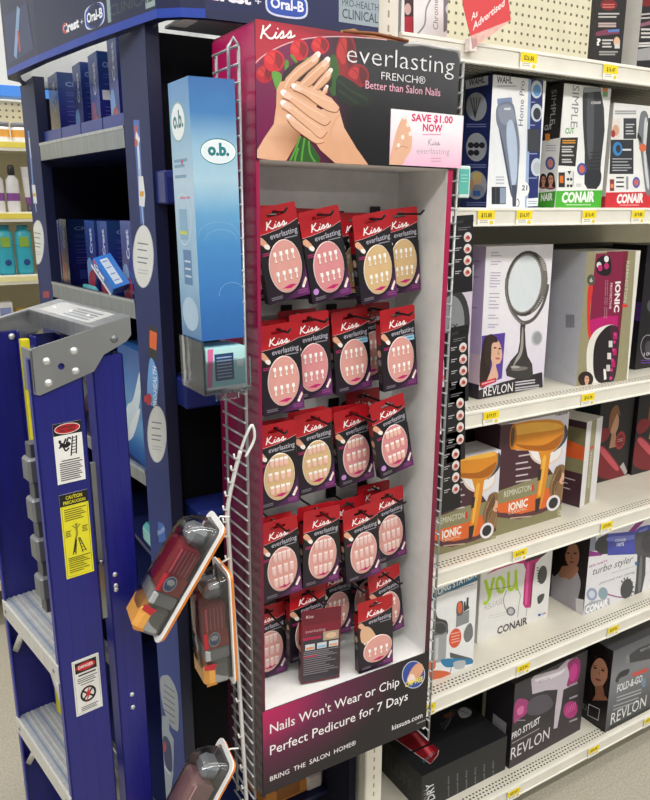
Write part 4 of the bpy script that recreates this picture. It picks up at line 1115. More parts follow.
carton('teal_box', 'teal green box behind the turned spine box, back of the fourth shelf', 'box', (1.74, 1.62, .8846), 0, .16, .325, .08, '#2f8f7c', 'card', None, f)
carton('stock_box', 'dark maroon box in shadow behind the orange dryer boxes', 'box', (1.16, 1.50, .8846), 0, .5, .33, .12, '#33202a', 'card')

# -- shelf D
def f(c):
    c.fill('#eeeff1'); c.trace(zz(420, 560, 6.6625))
    c.poly([(0, 280), (118, 200), (385, 85), (385, 135), (118, 245), (0, 330)], '#2f6f8c')
    c.text('STYLING STATION', (50, 262), (376, 112), 36, '#e9eef2', bold=.03)
    c.lines(130, 360, [228], 5, '#b9bcc0', slope=-.3)
    c.poly([(105, 345), (120, 385), (175, 405), (186, 450), (178, 500), (110, 530), (90, 520), (90, 400)], '#3f4142', smooth=True)
    c.poly([(92, 505), (178, 480), (172, 650), (130, 680), (90, 690)], '#a4a7aa'); c.poly([(105, 520), (125, 515), (120, 660), (100, 670)], '#c9ccce')
    c.ring(132, 455, 46, 40, .004, '#6a6d70')
    c.poly([(242, 365), (328, 330), (325, 415), (238, 450)], '#8f9294'); c.poly([(244, 300), (262, 275), (286, 280), (285, 355), (245, 370)], '#5a5c5e', smooth=True); c.ell(265, 318, 16, 40, '#dd6a48')
    c.poly([(290, 345), (292, 280), (302, 275), (306, 310), (312, 250), (324, 248), (322, 300), (330, 320)], '#3c3e40')
    c.ell(234, 520, 40, 66, '#e05a3c', rot=.2); c.lines(208, 262, [490, 510, 530, 548], 6, '#f2c4b4', slope=-.25)
    c.poly([(300, 460), (330, 420), (348, 440), (352, 500), (330, 540), (305, 545), (290, 510)], '#77797b', smooth=True)
    c.poly([(198, 615), (345, 655), (340, 672), (200, 650)], '#55585c'); c.poly([(140, 665), (200, 655), (350, 662), (345, 690), (250, 705), (180, 715), (145, 690)], '#2f7fae', smooth=True)
    c.poly([(225, 680), (300, 670), (290, 720), (235, 725)], '#b9bcc0', smooth=True)
    c.poly([(60, 745), (110, 735), (190, 745), (196, 775), (120, 790), (70, 795)], '#dd6a42', smooth=True); c.poly([(58, 680), (100, 670), (100, 720), (60, 735)], '#d9704e', smooth=True)
    c.line([(210, 700), (200, 760)], .002, '#44474a')
carton('styling_station_box', 'white boxed styling set with a blue title band, behind the wire rack foot', 'box', (1.105, 1.347, .5256), 0, .187, .283, .07, '#ececee', 'satin', None, f)
def f(c):
    c.fill('#e9e8e6'); c.trace(zz(480, 520, 6.6625))
    c.poly([(-30, 300), (8, 300), (-10, 620), (-40, 620)], '#a9c437')
    c.poly([(40, 365), (120, 330), (240, 290), (290, 290), (305, 330), (294, 420), (286, 560), (300, 585), (325, 585), (342, 560), (352, 420), (372, 290), (420, 235), (470, 190), (380, 190), (250, 260), (120, 310)], '#c22478')
    c.poly([(310, 310), (330, 300), (318, 500), (312, 560), (300, 560), (304, 450)], '#e05a9c', smooth=True)
    c.poly([(365, 290), (352, 420), (340, 565), (330, 575), (340, 430), (350, 300)], '#8a1a58', smooth=True)
    c.poly([(395, 210), (460, 195), (420, 240), (360, 265), (300, 275)], '#3a2a34', smooth=True)
    Y_ = '#b4d92c'
    c.line([(34, 398), (48, 450), (64, 503)], .0115, Y_); c.line([(92, 382), (74, 460), (58, 530), (44, 552), (22, 552)], .0115, Y_)
    c.ring(136, 432, 24, 48, .0115, Y_, rot=-.1); c.line([(190, 345), (190, 420), (196, 458), (212, 462), (226, 448), (236, 410)], .0115, Y_, smooth=True); c.line([(238, 332), (240, 400), (246, 468)], .0115, Y_)
    c.text('RELEASE', (30, 602), (150, 555), 36, '#a9a8a6', bold=-.01); c.lines(60, 210, [640, 655], 3, '#c9c7c4', slope=-.25)
    c.line([(178, 470), (158, 520), (162, 570), (185, 610), (205, 620)], .002, '#3e3c3c', smooth=True); c.line([(250, 460), (268, 500), (258, 570), (250, 650)], .0016, '#4a4848', smooth=True)
    c.ell(205, 608, 30, 30, '#77777a'); c.ell(205, 608, 18, 20, '#bdbdc0')
    c.line([(62, 462), (150, 452), (220, 438)], .0016, '#5a6a2c', smooth=True); c.line([(312, 590), (306, 640)], .0016, '#3e3c3c')
    c.ell(415, 365, 30, 62, '#4a4a4a', rot=.15); 
    for k in range(6): c.line([(392 + k, 320 + 18 * k), (376 + k, 318 + 18 * k)], .003, '#3a3a3a')
    c.poly([(382, 515), (405, 495), (428, 492), (420, 530), (400, 555), (385, 555)], '#4a4a4a', smooth=True)
    c.text('CONAIR', (112, 762), (314, 690), 46, '#4a4442', bold=.03)
    c.ell(395, 632, 10, 9, '#4a62b4'); c.ell(415, 626, 10, 6, '#a9b4d9'); c.ell(430, 620, 8, 6, '#c97a9c')
carton('hair_dryer_box', 'cream boxed magenta hair dryer with big lime green letters, fifth shelf', 'box', (1.374, 1.420, .5256), 0, .289, .275, .10, '#e4e3e0', 'satin', None, f)
def f(c):
    c.fill('#e9e8ec'); c.trace(zz(540, 510, 5.909))
    c.poly([(265, 250), (340, 250), (520, 130), (600, 40), (640, 40), (560, 125), (360, 270), (270, 282)], '#94308c')
    c.line([(390, 495), (470, 515), (560, 510), (640, 478), (700, 440)], .004, '#94308c', smooth=True)
    c.poly([(240, 150), (330, 150), (340, 240), (270, 250)], '#9298ae')
    c.poly([(325, 200), (345, 165), (400, 138), (405, 260), (360, 262), (325, 235)], '#3c3c40')
    c.poly([(400, 140), (560, 125), (590, 100), (640, 88), (700, 90), (720, 270), (600, 255), (550, 262), (400, 268)], '#4a52b0')
    c.poly([(410, 160), (560, 145), (590, 120), (640, 105), (560, 170), (410, 185)], '#7a84d9', smooth=True)
    c.poly([(560, 150), (600, 130), (650, 120), (720, 130), (720, 290), (640, 280), (590, 275), (566, 250)], '#55555a', smooth=True)
    c.ell(640, 195, 42, 60, '#44444a')
    c.text('CONAIR', (442, 188), (508, 182), 15, '#dfe2f2', bold=.04); c.text('1875', (452, 215), (495, 210), 18, '#dfe2f2', bold=.03)
    c.poly([(575, 270), (625, 270), (622, 380), (600, 490), (555, 505), (566, 420)], '#4a4a4e'); c.poly([(590, 290), (605, 290), (596, 450), (580, 480)], '#77777c', smooth=True); c.ell(568, 316, 8, 12, '#2f7fc0')
    c.text('1875 WATT', (290, 342), (398, 306), 12, '#b03a9c', bold=.02); c.text('turbo styler', (310, 385), (548, 305), 40, '#5a5a60', shear=.25)
    c.lines(420, 560, [372], 4, '#c4c2c8', slope=-.3); c.text('personal hair drying', (350, 440), (560, 370), 14, '#8a888e', shear=.2)
    c.ell(306, 498, 32, 38, '#9aa6c4'); c.ell(306, 498, 18, 22, '#d5dae6'); c.ell(372, 492, 28, 36, '#8fa8b4')
    c.poly([(262, 570), (300, 540), (410, 520), (410, 580), (262, 620)], '#aeb2bc')
    c.text('CONAIR', (266, 612), (402, 562), 38, '#f7f7f9', bold=.05)
    c.ell(512, 465, 36, 60, '#44464a', rot=.2)
    for k in range(9):
        a = -2.4 + k * .45; c.line([(512 + 34 * math.cos(a), 465 + 56 * math.sin(a)), (512 + 44 * math.cos(a), 465 + 70 * math.sin(a))], .005, '#44464a')
def l(c):
    c.fill('#1e1618'); c.trace(zz(540, 510, 5.909))
    c.poly([(70, 380), (110, 365), (140, 330), (170, 395), (215, 345), (240, 420), (255, 520), (250, 620), (170, 590), (60, 535)], '#a9a6ae')
    c.poly([(110, 390), (125, 340), (150, 330), (215, 330), (225, 360), (180, 410), (150, 400)], '#b07a62', smooth=True)
    c.poly([(150, 210), (215, 195), (232, 260), (222, 320), (190, 340), (158, 310), (148, 260)], '#b47e66', smooth=True)
    c.poly([(150, 195), (205, 180), (240, 200), (262, 250), (275, 420), (262, 530), (225, 535), (240, 440), (230, 330), (232, 260), (215, 205), (170, 215), (152, 260)], '#1c1214', smooth=True)
    c.poly([(152, 200), (140, 300), (110, 370), (74, 380), (90, 220)], '#120c0d', smooth=True)
    for e in ((168, 255), (208, 256)): c.ell(e[0], e[1], 10, 5, '#2a1614')
    c.poly([(186, 255), (194, 290), (180, 290)], '#96644e'); c.ell(188, 308, 13, 6, '#8f4a44')
    c.poly([(210, 520), (258, 530), (255, 630), (212, 600)], '#dfdde2')
carton('hair_dryer_box', 'white boxed blue hair dryer with a long haired model on its side, fifth shelf', 'box', (1.764, 1.367, .5256), 0, .36, .300, .17, '#e6e5ea', 'satin', None, f, l)
carton('stock_box', 'dark box in the gap between the lime lettered and blue dryer boxes', 'box', (1.69, 1.60, .5256), 0, .30, .28, .12, '#221d20', 'card')

# -- shelf E
def f(c):
    c.fill('#1c1c1f'); c.trace(zz(360, 620, 2.241))
    c.vtext('DRY', (168, 400), (164, 362), -16, '#d9d9db', bold=.02); c.vtext('FULL', (152, 402), (150, 375), -8, '#8a8a8e')
    for k in range(6): c.vtext('smooth shine', (200 + k * 20, 395 - k * 7), (200 + k * 20, 350 - k * 7), -4, '#8f8f93')
def t(c):
    c.fill('#202124')
    c.trace(zz(360, 640, 5.0))
    c.poly([(175, 492), (262, 448), (292, 452), (392, 548), (388, 575), (352, 620)], '#7d121c'); c.poly([(250, 470), (290, 462), (375, 560), (350, 590)], '#b0222e'); c.poly([(262, 466), (280, 462), (366, 572), (356, 588)], '#d9606a')
    c.line([(175, 495), (352, 620), (388, 578), (394, 550)], .0022, '#c9b4b4'); c.trace(None)
    c.text('Italian', (.55, .66), (.8, .82), .1, '#55565a', shear=.4)
    c.line([(.55, .62), (.68, .74), (.78, .92), (.86, .84), (.9, .7)], .003, '#6a6b70', smooth=True); c.poly([(.8, .7), (.84, .86), (.93, .88), (.95, .74), (.88, .66)], '#b9bac0', smooth=True)
    c.text('ionic', (.12, .2), (.28, .28), .07, '#4a7f86')
    c.ell(.72, .86, .06, .05, '#7a4a3a')
def l(c):
    c.fill('#18181a'); c.text('FLUFF', (.1, .3), (.8, .3), .3, '#3c3d42')
carton('hair_dryer_box', 'large flat black box with a red dryer on its lid, lowest shelf', 'box', (1.128, 1.35, .1106), 0, .322, .120, .188, '#1b1b1e', 'satin', None, f, l, t)
def f(c):
    c.grad(['#3a2f38', '#2a262b', '#3a3a42']); c.trace(zz(500, 640, 4.333))
    c.poly([(135, 170), (150, 155), (250, 125), (290, 85), (335, 75), (345, 140), (330, 190), (275, 215), (265, 290), (248, 380), (232, 385), (240, 290), (250, 215), (200, 218), (140, 235)], '#c9bfcc')
    c.poly([(150, 170), (250, 140), (285, 120), (260, 150), (180, 180)], '#e9e2ea', smooth=True)
    c.poly([(292, 105), (318, 80), (345, 85), (345, 145), (325, 190), (290, 200), (300, 150)], '#a02a72', smooth=True); c.ell(318, 140, 16, 40, '#c43a8c', rot=.2)
    c.text('REVLON', (168, 188), (215, 172), 12, '#8f8592')
    c.poly([(62, 290), (80, 255), (120, 262), (122, 290), (112, 320), (80, 345), (60, 360)], '#a83a7c', smooth=True); c.poly([(75, 300), (100, 285), (100, 315), (78, 325)], '#d970a8', smooth=True)
    c.ell(305, 302, 30, 38, '#b02a78', rot=.3); 
    for k in range(5): c.line([(285 + 9 * k, 325 - 6 * k), (292 + 9 * k, 290 - 6 * k)], .003, '#d970a8')
    c.poly([(130, 260), (200, 235), (230, 280), (180, 320), (120, 320)], '#55505c', smooth=True)
    c.text('PRO STYLIST', (50, 432), (172, 358), 26, '#e2dfe4', bold=.03); c.lines(52, 170, [446], 4, '#a39fa6', slope=-.55)
    c.text('REVLON', (45, 520), (212, 425), 48, '#e6e3e8')
    c.lines(300, 335, [195, 250, 350], 8, '#9c98a0', slope=-.4); c.lines(70, 110, [345], 5, '#8f8b92')
def l(c): c.fill('#242127'); c.rect(.3, .3, .8, .5, '#8f8c92')
carton('hair_dryer_box', 'charcoal boxed silver and pink hair dryer in the middle of the lowest shelf', 'box', (1.462, 1.345, .1106), .03, .325, .292, .11, '#2a272c', 'satin', None, f, l)
def f(c):
    c.grad(['#3a3b40', '#6a6c72', '#85878d', '#5a5c62']); c.trace(zz(500, 640, 4.333))
    c.poly([(545, 75), (600, 35), (660, 10), (760, -20), (760, 80), (660, 80), (600, 92), (560, 100)], '#3f4146'); c.poly([(545, 75), (560, 60), (562, 100), (548, 102)], '#85878c')
    c.text('REVLON', (608, 52), (660, 30), 10, '#b9bbc0')
    c.poly([(500, 175), (520, 140), (560, 125), (552, 150), (520, 165), (510, 185)], '#303236', smooth=True)
    c.poly([(572, 145), (642, 118), (640, 135), (576, 160)], '#d2524a')
    c.text('FOLD-&-GO', (506, 228), (615, 180), 30, '#e9eaec', bold=.02); c.lines(505, 612, [248, 262], 5, '#b9bbc0', slope=-.35)
    c.lines(490, 600, [285, 300], 6, '#a4a6aa', slope=-.35)
    c.ell(622, 185, 10, 20, '#7a90ac')
    c.text('REVLON', (478, 368), (630, 285), 46, '#eceded')
    c.poly([(470, 395), (475, 375), (660, 285), (660, 310)], '#232226')
def l(c):
    c.fill('#171417'); c.trace(zz(500, 640, 4.333))
    c.poly([(345, 120), (380, 60), (430, 30), (470, 50), (486, 100), (486, 260), (430, 270), (350, 250)], '#100c0e', smooth=True)
    c.poly([(402, 88), (425, 66), (450, 70), (468, 100), (470, 140), (458, 178), (438, 206), (424, 210), (406, 194), (393, 165), (392, 125)], '#c08a70', smooth=True)
    c.poly([(424, 66), (450, 62), (474, 100), (474, 150), (464, 180), (466, 130), (452, 92), (430, 78), (408, 96), (394, 130), (394, 180), (384, 170), (386, 110)], '#100c0e', smooth=True)
    for st in ([(398, 60), (376, 110), (366, 180), (362, 240)], [(470, 60), (482, 110), (478, 190), (470, 250)], [(440, 40), (410, 52), (386, 90), (378, 150)], [(384, 170), (396, 210), (400, 250)], [(470, 150), (462, 200), (450, 245)]): c.line(st, .0022, '#3c2d2a', smooth=True)
    c.poly([(412, 200), (446, 196), (452, 235), (470, 262), (400, 262), (414, 235)], '#96664e')
    c.ell(413, 121, 8, 4, '#24120f', rot=.3); c.ell(446, 132, 8, 4, '#24120f', rot=.3); c.line([(402, 110), (424, 112)], .0016, '#3a221c'); c.line([(438, 120), (458, 126)], .0016, '#3a221c')
    c.poly([(430, 124), (435, 152), (426, 150)], '#a06c54'); c.ell(425, 172, 14, 5, '#9c444a', rot=.3)
    c.line([(385, 278), (432, 300), (425, 348), (380, 325), (385, 278)], .003, '#c9c9cc'); c.line([(362, 275), (374, 285), (372, 305), (360, 295), (362, 275)], .002, '#9c9ca0'); c.rect(345, 262, 356, 282, '#8a8a8e')
carton('hair_dryer_box', 'grey boxed folding hair dryer with a dark haired model, right on the lowest shelf', 'box', (1.843, 1.303, .1106), 0, .28, .297, .125, '#4a4b50', 'satin', None, f, l)
carton('stock_box', 'plain black box at the back of the lowest shelf behind the flat box', 'box', (1.20, 1.57, .1106), 0, .36, .33, .15, '#1c1b1d', 'card')

# -- top shelf
def f(c):
    c.fill('#232022'); c.trace(zz(440, 0, 3.095))
    c.ell(522, 15, 26, 17, '#7a1c20'); c.lines(503, 540, [12, 20], 4, '#c96a62'); c.lines(490, 555, [40, 50], 5, '#b9b5b2', jag=.2); c.lines(490, 545, [70, 78], 6, '#b9a5a0'); 
    c.poly([(482, 100), (515, 90), (555, 95), (555, 104), (482, 112)], '#7a3a52'); c.poly([(520, 92), (555, 90), (555, 98), (520, 100)], '#5a78b8')
    c.text('?', (483, 140), (496, 140), 20, '#e9e6e2', bold=.04); c.lines(502, 535, [122, 132, 142], 5, '#c9c5c2', jag=.3)
    c.ell(547, 130, 10, 16, '#d9b090'); c.rect(540, 135, 556, 150, '#cfcac6'); c.lines(492, 550, [158, 166], 5, '#9c9896', jag=.2)
carton('tall_box', 'narrow black question mark box standing nearer the red flag sign, top shelf', 'box', (1.590, 1.36, 2.0836), -.04, .102, .25, .018, '#2c292b', 'satin', 'black boxes on the top shelf', f)
def f(c):
    c.fill('#232022'); c.trace(zz(440, 0, 3.095))
    c.ell(640, 0, 24, 20, '#7a1c20'); c.lines(612, 650, [40, 52], 5, '#b9b5b2'); c.poly([(600, 68), (660, 62), (660, 74), (600, 80)], '#8a5a6a')
    c.text('?', (602, 105), (616, 105), 22, '#e9e6e2', bold=.04); c.lines(622, 660, [88, 100, 112], 6, '#c9c5c2'); c.lines(604, 655, [130, 138], 6, '#cfccca'); c.poly([(598, 150), (660, 145), (660, 186), (598, 186)], '#9c9a9c')
carton('tall_box', 'wide black question mark box with a grey side, edge of the top shelf', 'box', (1.738, 1.345, 2.0836), .02, .13, .25, .075, '#b9b7b6', 'satin', 'black boxes on the top shelf', f)
def f(c):
    c.fill('#e6e6e8'); c.trace(zz(200, 0, 2.407))
    c.rect(492, -20, 514, 90, '#3a2028'); c.rect(492, 40, 512, 80, '#a8283a'); c.ell(500, 22, 8, 14, '#c9a5a0')
    c.line([(520, 85), (540, 60), (545, 20), (560, -10)], .004, '#8f9298', smooth=True)
    c.vtext('Chrome', (573, 72), (573, 0), -12, '#77797e')
    c.rect(586, -20, 622, 78, '#77777c'); c.ell(605, 22, 14, 16, '#c9c9cc'); c.ell(608, 26, 8, 11, '#2a2a2c'); c.ell(604, 72, 10, 8, '#d9d9dc')
carton('tall_box', 'white and grey boxed trimmer at the left end of the top shelf', 'box', (1.005, 1.36, 2.0836), .0, .122, .25, .08, '#dcdcde', 'satin', None, f)
# red flag sign on the lip
pts = [onY(*p, 1.268) for p in ((462, -14), (463, 5), (470.5, 36), (511, 20), (505, -28))]
fo = pts[2]
mb = MB('gloss')
mb.prism([(p[0] - fo[0], p[2] - fo[2]) for p in (pts[4], pts[0], pts[1], pts[2], pts[3])], (0, 0, 0), (1, 0, 0), (0, 0, 1), .0012, '#d94a4e')
M = Matrix.Translation(tuple(fo))
W = .2
c = Canvas(mb, (-.05, 0, -.05), (1, 0, 0), (0, 0, 1), W, W, None, M); c.clip = False
c.trace(zz(440, 0, 8.0))
c.text('As', (250, 165), (300, 128), 56, '#f6e6e4', bold=.02); c.text('Advertised', (262, 245), (515, 45), 62, '#f6e6e4', bold=.02)
root = thing('shelf_flag_sign', 'red flag sign reading As Advertised clipped to the top shelf lip', 'sign', tuple(fo))
mb.build('flag_panel', root)
pk = [onY(*p, 1.268) for p in ((470.5, 36), (472, 49), (494, 33), (511, 20))]
mb = MB('haze_plastic'); mb.prism([(p[0] - fo[0], p[2] - fo[2]) for p in pk][::1], (0, -.002, 0), (1, 0, 0), (0, 0, 1), .001, '#f0b9b6')
a = pk[1]
mb.box((a[0] - fo[0] - .008, -.001, a[2] - fo[2] - .004), (a[0] - fo[0] + .012, .0125, a[2] - fo[2] + .02), '#e9dcd8', mat='plastic')
mb.build('clip', root)
# ------------------------------------------------------------------ toothpaste end display
ex = (0.43, 1.30, 0.0)
endcap = thing('endcap_display', 'navy blue toothpaste aisle-end display with a bowed header and pillars', 'display stand', ex)
def ep(mb, name, parent=None): return mb.build(name, parent or endcap, ex)
NAVY, NAVY2, DK = '#1f2c62', '#2b3f86', '#0e1020'
def pillar(px_, y0, y1, zt):
    mb = MB('satin')
    mb.box((px_, y0, 0), (px_ + .025, y1, zt), '#141a3a', c=.001)
    M = Matrix.Identity(4)
    c = Canvas(mb, (px_, y1, 0), (0, -1, 0), (0, 0, 1), y1 - y0, zt, 'card', M)
    c.grad(['#142062', '#182c7c', '#1c3f96', '#183280', '#142464', '#18285e', '#1a244e'])
    return mb, c
mb, c = pillar(.450, 1.334, 1.484, 2.058)
Zp = zz(110, 120, 2.667)
c.trace(Zp)
def bubble(cx, cy, rx, ry, rot=0.0):
    c.ell(cx, cy, rx, ry, '#b9bcc4', rot=rot); c.ell(cx, cy, rx - 2, ry - 2, '#d9dad6', rot=rot)
    for k, y in enumerate((-.45, -.25, .0, .15, .4, .5)):
        if k in (0, 1, 2, 3): c.poly([(cx - rx * .55, cy + ry * y), (cx + rx * (.45 - .1 * (k % 2)), cy + ry * (y + .05)), (cx + rx * (.45 - .1 * (k % 2)), cy + ry * (y + .09)), (cx - rx * .55, cy + ry * (y + .04))], '#6a6f7c')
        else: c.poly([(cx - rx * .5, cy + ry * y), (cx + rx * .5, cy + ry * (y + .05)), (cx + rx * .5, cy + ry * (y + .07)), (cx - rx * .5, cy + ry * (y + .02))], '#9a9da6')
c.poly([(62, 0), (78, 0), (84, 120), (92, 270), (82, 280), (72, 150)], '#4a6cb0')
c.line([(70, 20), (76, 90), (80, 160)], .012, '#cdd6e6', smooth=True); c.rect(66, 15, 74, 70, '#b9524a'); c.line([(78, 130), (84, 220), (90, 280)], .007, '#9fb4d8', smooth=True)
c.poly([(76, 150), (88, 150), (94, 200), (92, 232), (78, 228)], '#d9dde2'); c.rect(80, 190, 90, 204, '#d9a03a')
c.poly([(70, 30), (80, 50), (78, 62), (68, 48)], '#d9dde6')
c.ell(47, 45 - 25, 5, 7, '#c0402f') if False else None
bubble(89, 364, 28, 84)
c.poly([(104, 545), (128, 555), (126, 640), (100, 630)], '#2a2a32'); c.poly([(106, 560), (126, 568), (124, 615), (106, 606)], '#d9642f')
c.poly([(106, 640), (120, 650), (130, 700), (120, 760), (100, 740)], '#6aa0dc', smooth=True); c.ell(104, 745, 8, 16, '#b0283a')
c.vtext('PRO-HEALTH', (126, 770), (124, 660), -9, '#dfe6f2', bold=.02)
c.rect(92, 735, 100, 752, '#c2303a')
bubble(126, 838, 26, 76)
Zq = zz(120, 500, 4.207); c.trace(Zq)
c.poly([(160, 90), (185, 100), (195, 170), (165, 180)], '#3f6cc0'); c.text('health', (160, 150), (190, 130), 22, '#a9c4ea', bold=.02)
Zr = zz(140, 660, 5.417); c.trace(Zr)
c.poly([(110, 110), (135, 82), (165, 95), (205, 190), (210, 370), (190, 378), (165, 350), (125, 250)], '#aab2bc', smooth=True)
for k in range(6): c.line([(130, 130 + 34 * k), (190, 175 + 34 * k)], .003, '#5c646e')
c.poly([(122, 300), (160, 310), (160, 380), (185, 430), (182, 620), (160, 760), (120, 760), (102, 600), (104, 420), (120, 370)], '#a3b1be')
c.poly([(125, 430), (145, 415), (170, 470), (175, 600), (140, 570)], '#22336a', smooth=True); c.ell(135, 470, 9, 30, '#b0384a'); c.line([(125, 560), (165, 620)], .008, '#cfd6dc')
ep(mb, 'pillar')
mb, c = pillar(.392, 1.990, 2.165, 2.056)
Zs = zz(0, 60, 2.963); c.trace(Zs)
c.line([(84, 210), (92, 300), (98, 380)], .018, '#6f8cc4', smooth=True); c.line([(86, 230), (92, 290)], .012, '#c9d2e4'); c.poly([(94, 370), (104, 370), (110, 425), (100, 425)], '#d6dae2'); c.rect(98, 395, 106, 405, '#d9a03a'); c.line([(104, 420), (108, 450)], .010, '#8fa8d8')
bubble(112, 540, 19, 66)
c.rect(118, 85, 131, 93, '#4f7fd0')
c.rect(128, 685, 146, 705, '#9a3a4a')
ep(mb, 'pillar')
mb = MB('matte'); mb.box((.855, 1.30, 0), (.875, 2.34, 2.06), '#0f1020'); ep(mb, 'back_panel')
mb = MB('matte'); mb.box((.478, 1.372, .52), (.855, 1.380, 2.05), '#0c0c12'); mb.box((.455, 2.32, 0), (.86, 2.335, 2.05), '#12142a'); ep(mb, 'side_panel')  # near sheet is black, standing in for the shade inside the open side
# tray shelves with grey front lips
LIPX = lambda y: .450 - (y - 1.50) * .1137
def tray(zt, zb, lip='#a3a7ab', y1=1.988, front=True):
    mb = MB('satin'); mb.prism([(.458, 1.40), (.853, 1.40), (.853, 2.315), (.43, 2.315), (LIPX(2.0) + .008, 2.0), (.458, 1.49)], (0, 0, zb + .012), (1, 0, 0), (0, 1, 0), .012, '#18204a')
    if front: mb.box((.480, 1.40, zb + .0), (.853, 1.406, zb + .05), '#1f2a5e')
    s = ep(mb, 'tray_shelf')
    l = MB('metal')
    y0 = 1.486
    l.prism([(LIPX(y0) - .002, y0), (LIPX(y0) + .007, y0), (LIPX(y1) + .007, y1), (LIPX(y1) - .002, y1)], (0, 0, zt), (1, 0, 0), (0, 1, 0), zt - zb + .002, lip)
    l.prism([(LIPX(y0) - .0035, y0), (LIPX(y0) - .001, y0), (LIPX(y1) - .001, y1), (LIPX(y1) - .0035, y1)], (0, 0, zt + .0005), (1, 0, 0), (0, 1, 0), .006, '#c4c7ca')
    ep(l, 'lip', s)
    return s
s1 = tray(1.904, 1.866); s2 = tray(1.572, 1.536); s3 = tray(1.208, 1.176); s4 = tray(.86, .825); s5 = tray(.30, .265, front=False)
# blue dividers standing behind the lip of the upper tray
for i in range(4):
    mb = MB('plastic'); y = 1.495 + i * .123; a, b = y, y + .118
    mb.prism([(LIPX(a) + .009, a), (LIPX(a) + .013, a), (LIPX(b) + .013, b), (LIPX(b) + .009, b)], (0, 0, 1.930), (1, 0, 0), (0, 1, 0), .05, '#2a3a86')
    ep(mb, 'divider', s1)
# brackets sticking out at the open side
for (x0, x1, y0, z0, z1) in ((.455, .535, 1.285, 1.758, 1.815), (.475, .565, 1.29, 1.385, 1.44), (.49, .61, 1.29, 1.13, 1.175), (.50, .62, 1.30, .90, .94)):
    mb = MB('plastic'); mb.box((x0, y0, z0), (x1, 1.371, z1), '#202c70', c=.003); mb.box((x0 + .004, y0 - .001, z1 - .012), (x1 - .004, y0 + .001, z1 - .004), '#33418c')
    ep(mb, 'bracket')
# header box with a bowed front
path = [(.862, 1.236), (.75, 1.236), (.62, 1.238), (.523, 1.243), (.486, 1.257), (.455, 1.285), (.430, 1.40), (.412, 1.49), (.397, 1.577), (.380, 1.68), (.364, 1.78), (.346, 1.92), (.336, 2.0), (.345, 2.05), (.376, 2.08), (.405, 2.165), (.862, 2.17)]
Z0, Z1 = 2.052, 2.36
mb = MB('satin'); m = len(path)
for i in range(m):
    a, b = path[i], path[(i + 1) % m]
    for z0, z1, col in ((Z0, Z0 + .014, '#2340a0' if 3 <= i < 15 else '#1a2348'), (Z0 + .014, Z1, '#1a2044' if i >= 3 else '#1a2450')):
        mb.poly([(*b, z0), (*a, z0), (*a, z1), (*b, z1)], col, smooth=False)
ins = [(.85, 1.25), (.62, 1.253), (.53, 1.258), (.50, 1.27), (.475, 1.295), (.45, 1.40), (.416, 1.58), (.384, 1.78), (.362, 1.98), (.376, 2.04), (.42, 2.148), (.85, 2.155)]
for i in range(len(ins)):
    a, b = ins[i], ins[(i + 1) % len(ins)]
    mb.poly([(*a, Z0 + .001), (*b, Z0 + .001), (*b, Z1), (*a, Z1)], '#e2e4e2')
tr = tessellate_polygon([[Vector((*p, 0)) for p in path], [Vector((*p, 0)) for p in ins]])
fl = path + ins
for t in tr:
    P3 = [(*fl[k], Z0 + .0005) for k in t]
    ar = (P3[1][0] - P3[0][0]) * (P3[2][1] - P3[0][1]) - (P3[1][1] - P3[0][1]) * (P3[2][0] - P3[0][0])
    mb.poly(P3[::-1] if ar > 0 else P3, '#1a2348')
# print following the bow: arc-length coordinate along the path
seg = [0.0]
for i in range(1, m): seg.append(seg[-1] + math.dist(path[i - 1], path[i]))
def surf(u, v, off):
    s = (1 - u) * seg[-1]
    for i in range(1, m):
        if s <= seg[i] + 1e-9: break
    t = (s - seg[i - 1]) / (seg[i] - seg[i - 1])
    a, b = Vector(path[i - 1]), Vector(path[i]); p = a + (b - a) * t
    d = (b - a).normalized(); nrm = Vector((d.y * -1, d.x)) * -1
    nrm = Vector((-d.y, d.x)) if (Vector((-d.y, d.x)).dot(p - Vector((.65, 1.7))) > 0) else Vector((d.y, -d.x))
    q = p + nrm * off
    return (q.x, q.y, Z0 + v * (Z1 - Z0))
L = seg[-1]
cv = Canvas(mb, (0, 0, 0), (1, 0, 0), (0, 0, 1), L, Z1 - Z0, 'satin', None, surf)
def arc_at(y):      # arc-length coordinate where the bow passes y
    for i in range(5, m):
        if path[i][1] >= y: 
            t = (y - path[i - 1][1]) / (path[i][1] - path[i - 1][1]); return 1 - (seg[i - 1] + t * (seg[i] - seg[i - 1])) / L
def side_at(x):
    return 1 - (.862 - x) / L
Hh = Z1 - Z0
def logo(u0, u1, v0, plate=True):
    """word, plus sign and pill"""
    cw = (u1 - u0)
    cv.text('Crest', (u0, v0), (u0 + cw * .42, v0 + .0), .05, '#e9ecf4', bold=.05)
    cv.text('C', (u0, v0), (u0 + cw * .1, v0), .055, '#c8323c', bold=.05)
    cv.text('+', (u0 + cw * .46, v0), (u0 + cw * .52, v0), .04, '#dfe4f0')
    a, b = u0 + cw * .56, u1
    pts = []
    for k in range(24):
        q = 2 * PI * k / 24; sx = .03 * .25 / L
        pts.append((a + (b - a) * .5 + (b - a) * .5 * (abs(math.cos(q)) ** .6) * (1 if math.cos(q) >= 0 else -1), v0 + .022 + .065 * (abs(math.sin(q)) ** .6) * (1 if math.sin(q) >= 0 else -1)))
    cv.poly(pts, '#cfd8ee'); mid = ((a + b) / 2, v0 + .022)
    cv.poly([(mid[0] + (p[0] - mid[0]) * .92, mid[1] + (p[1] - mid[1]) * .84) for p in pts], '#2b4fae')
    cv.text('Oral-B', (a + (b - a) * .12, v0), (b - (b - a) * .1, v0), .05, '#eef1f8', bold=.03)
logo(arc_at(1.640), arc_at(1.455), .105)
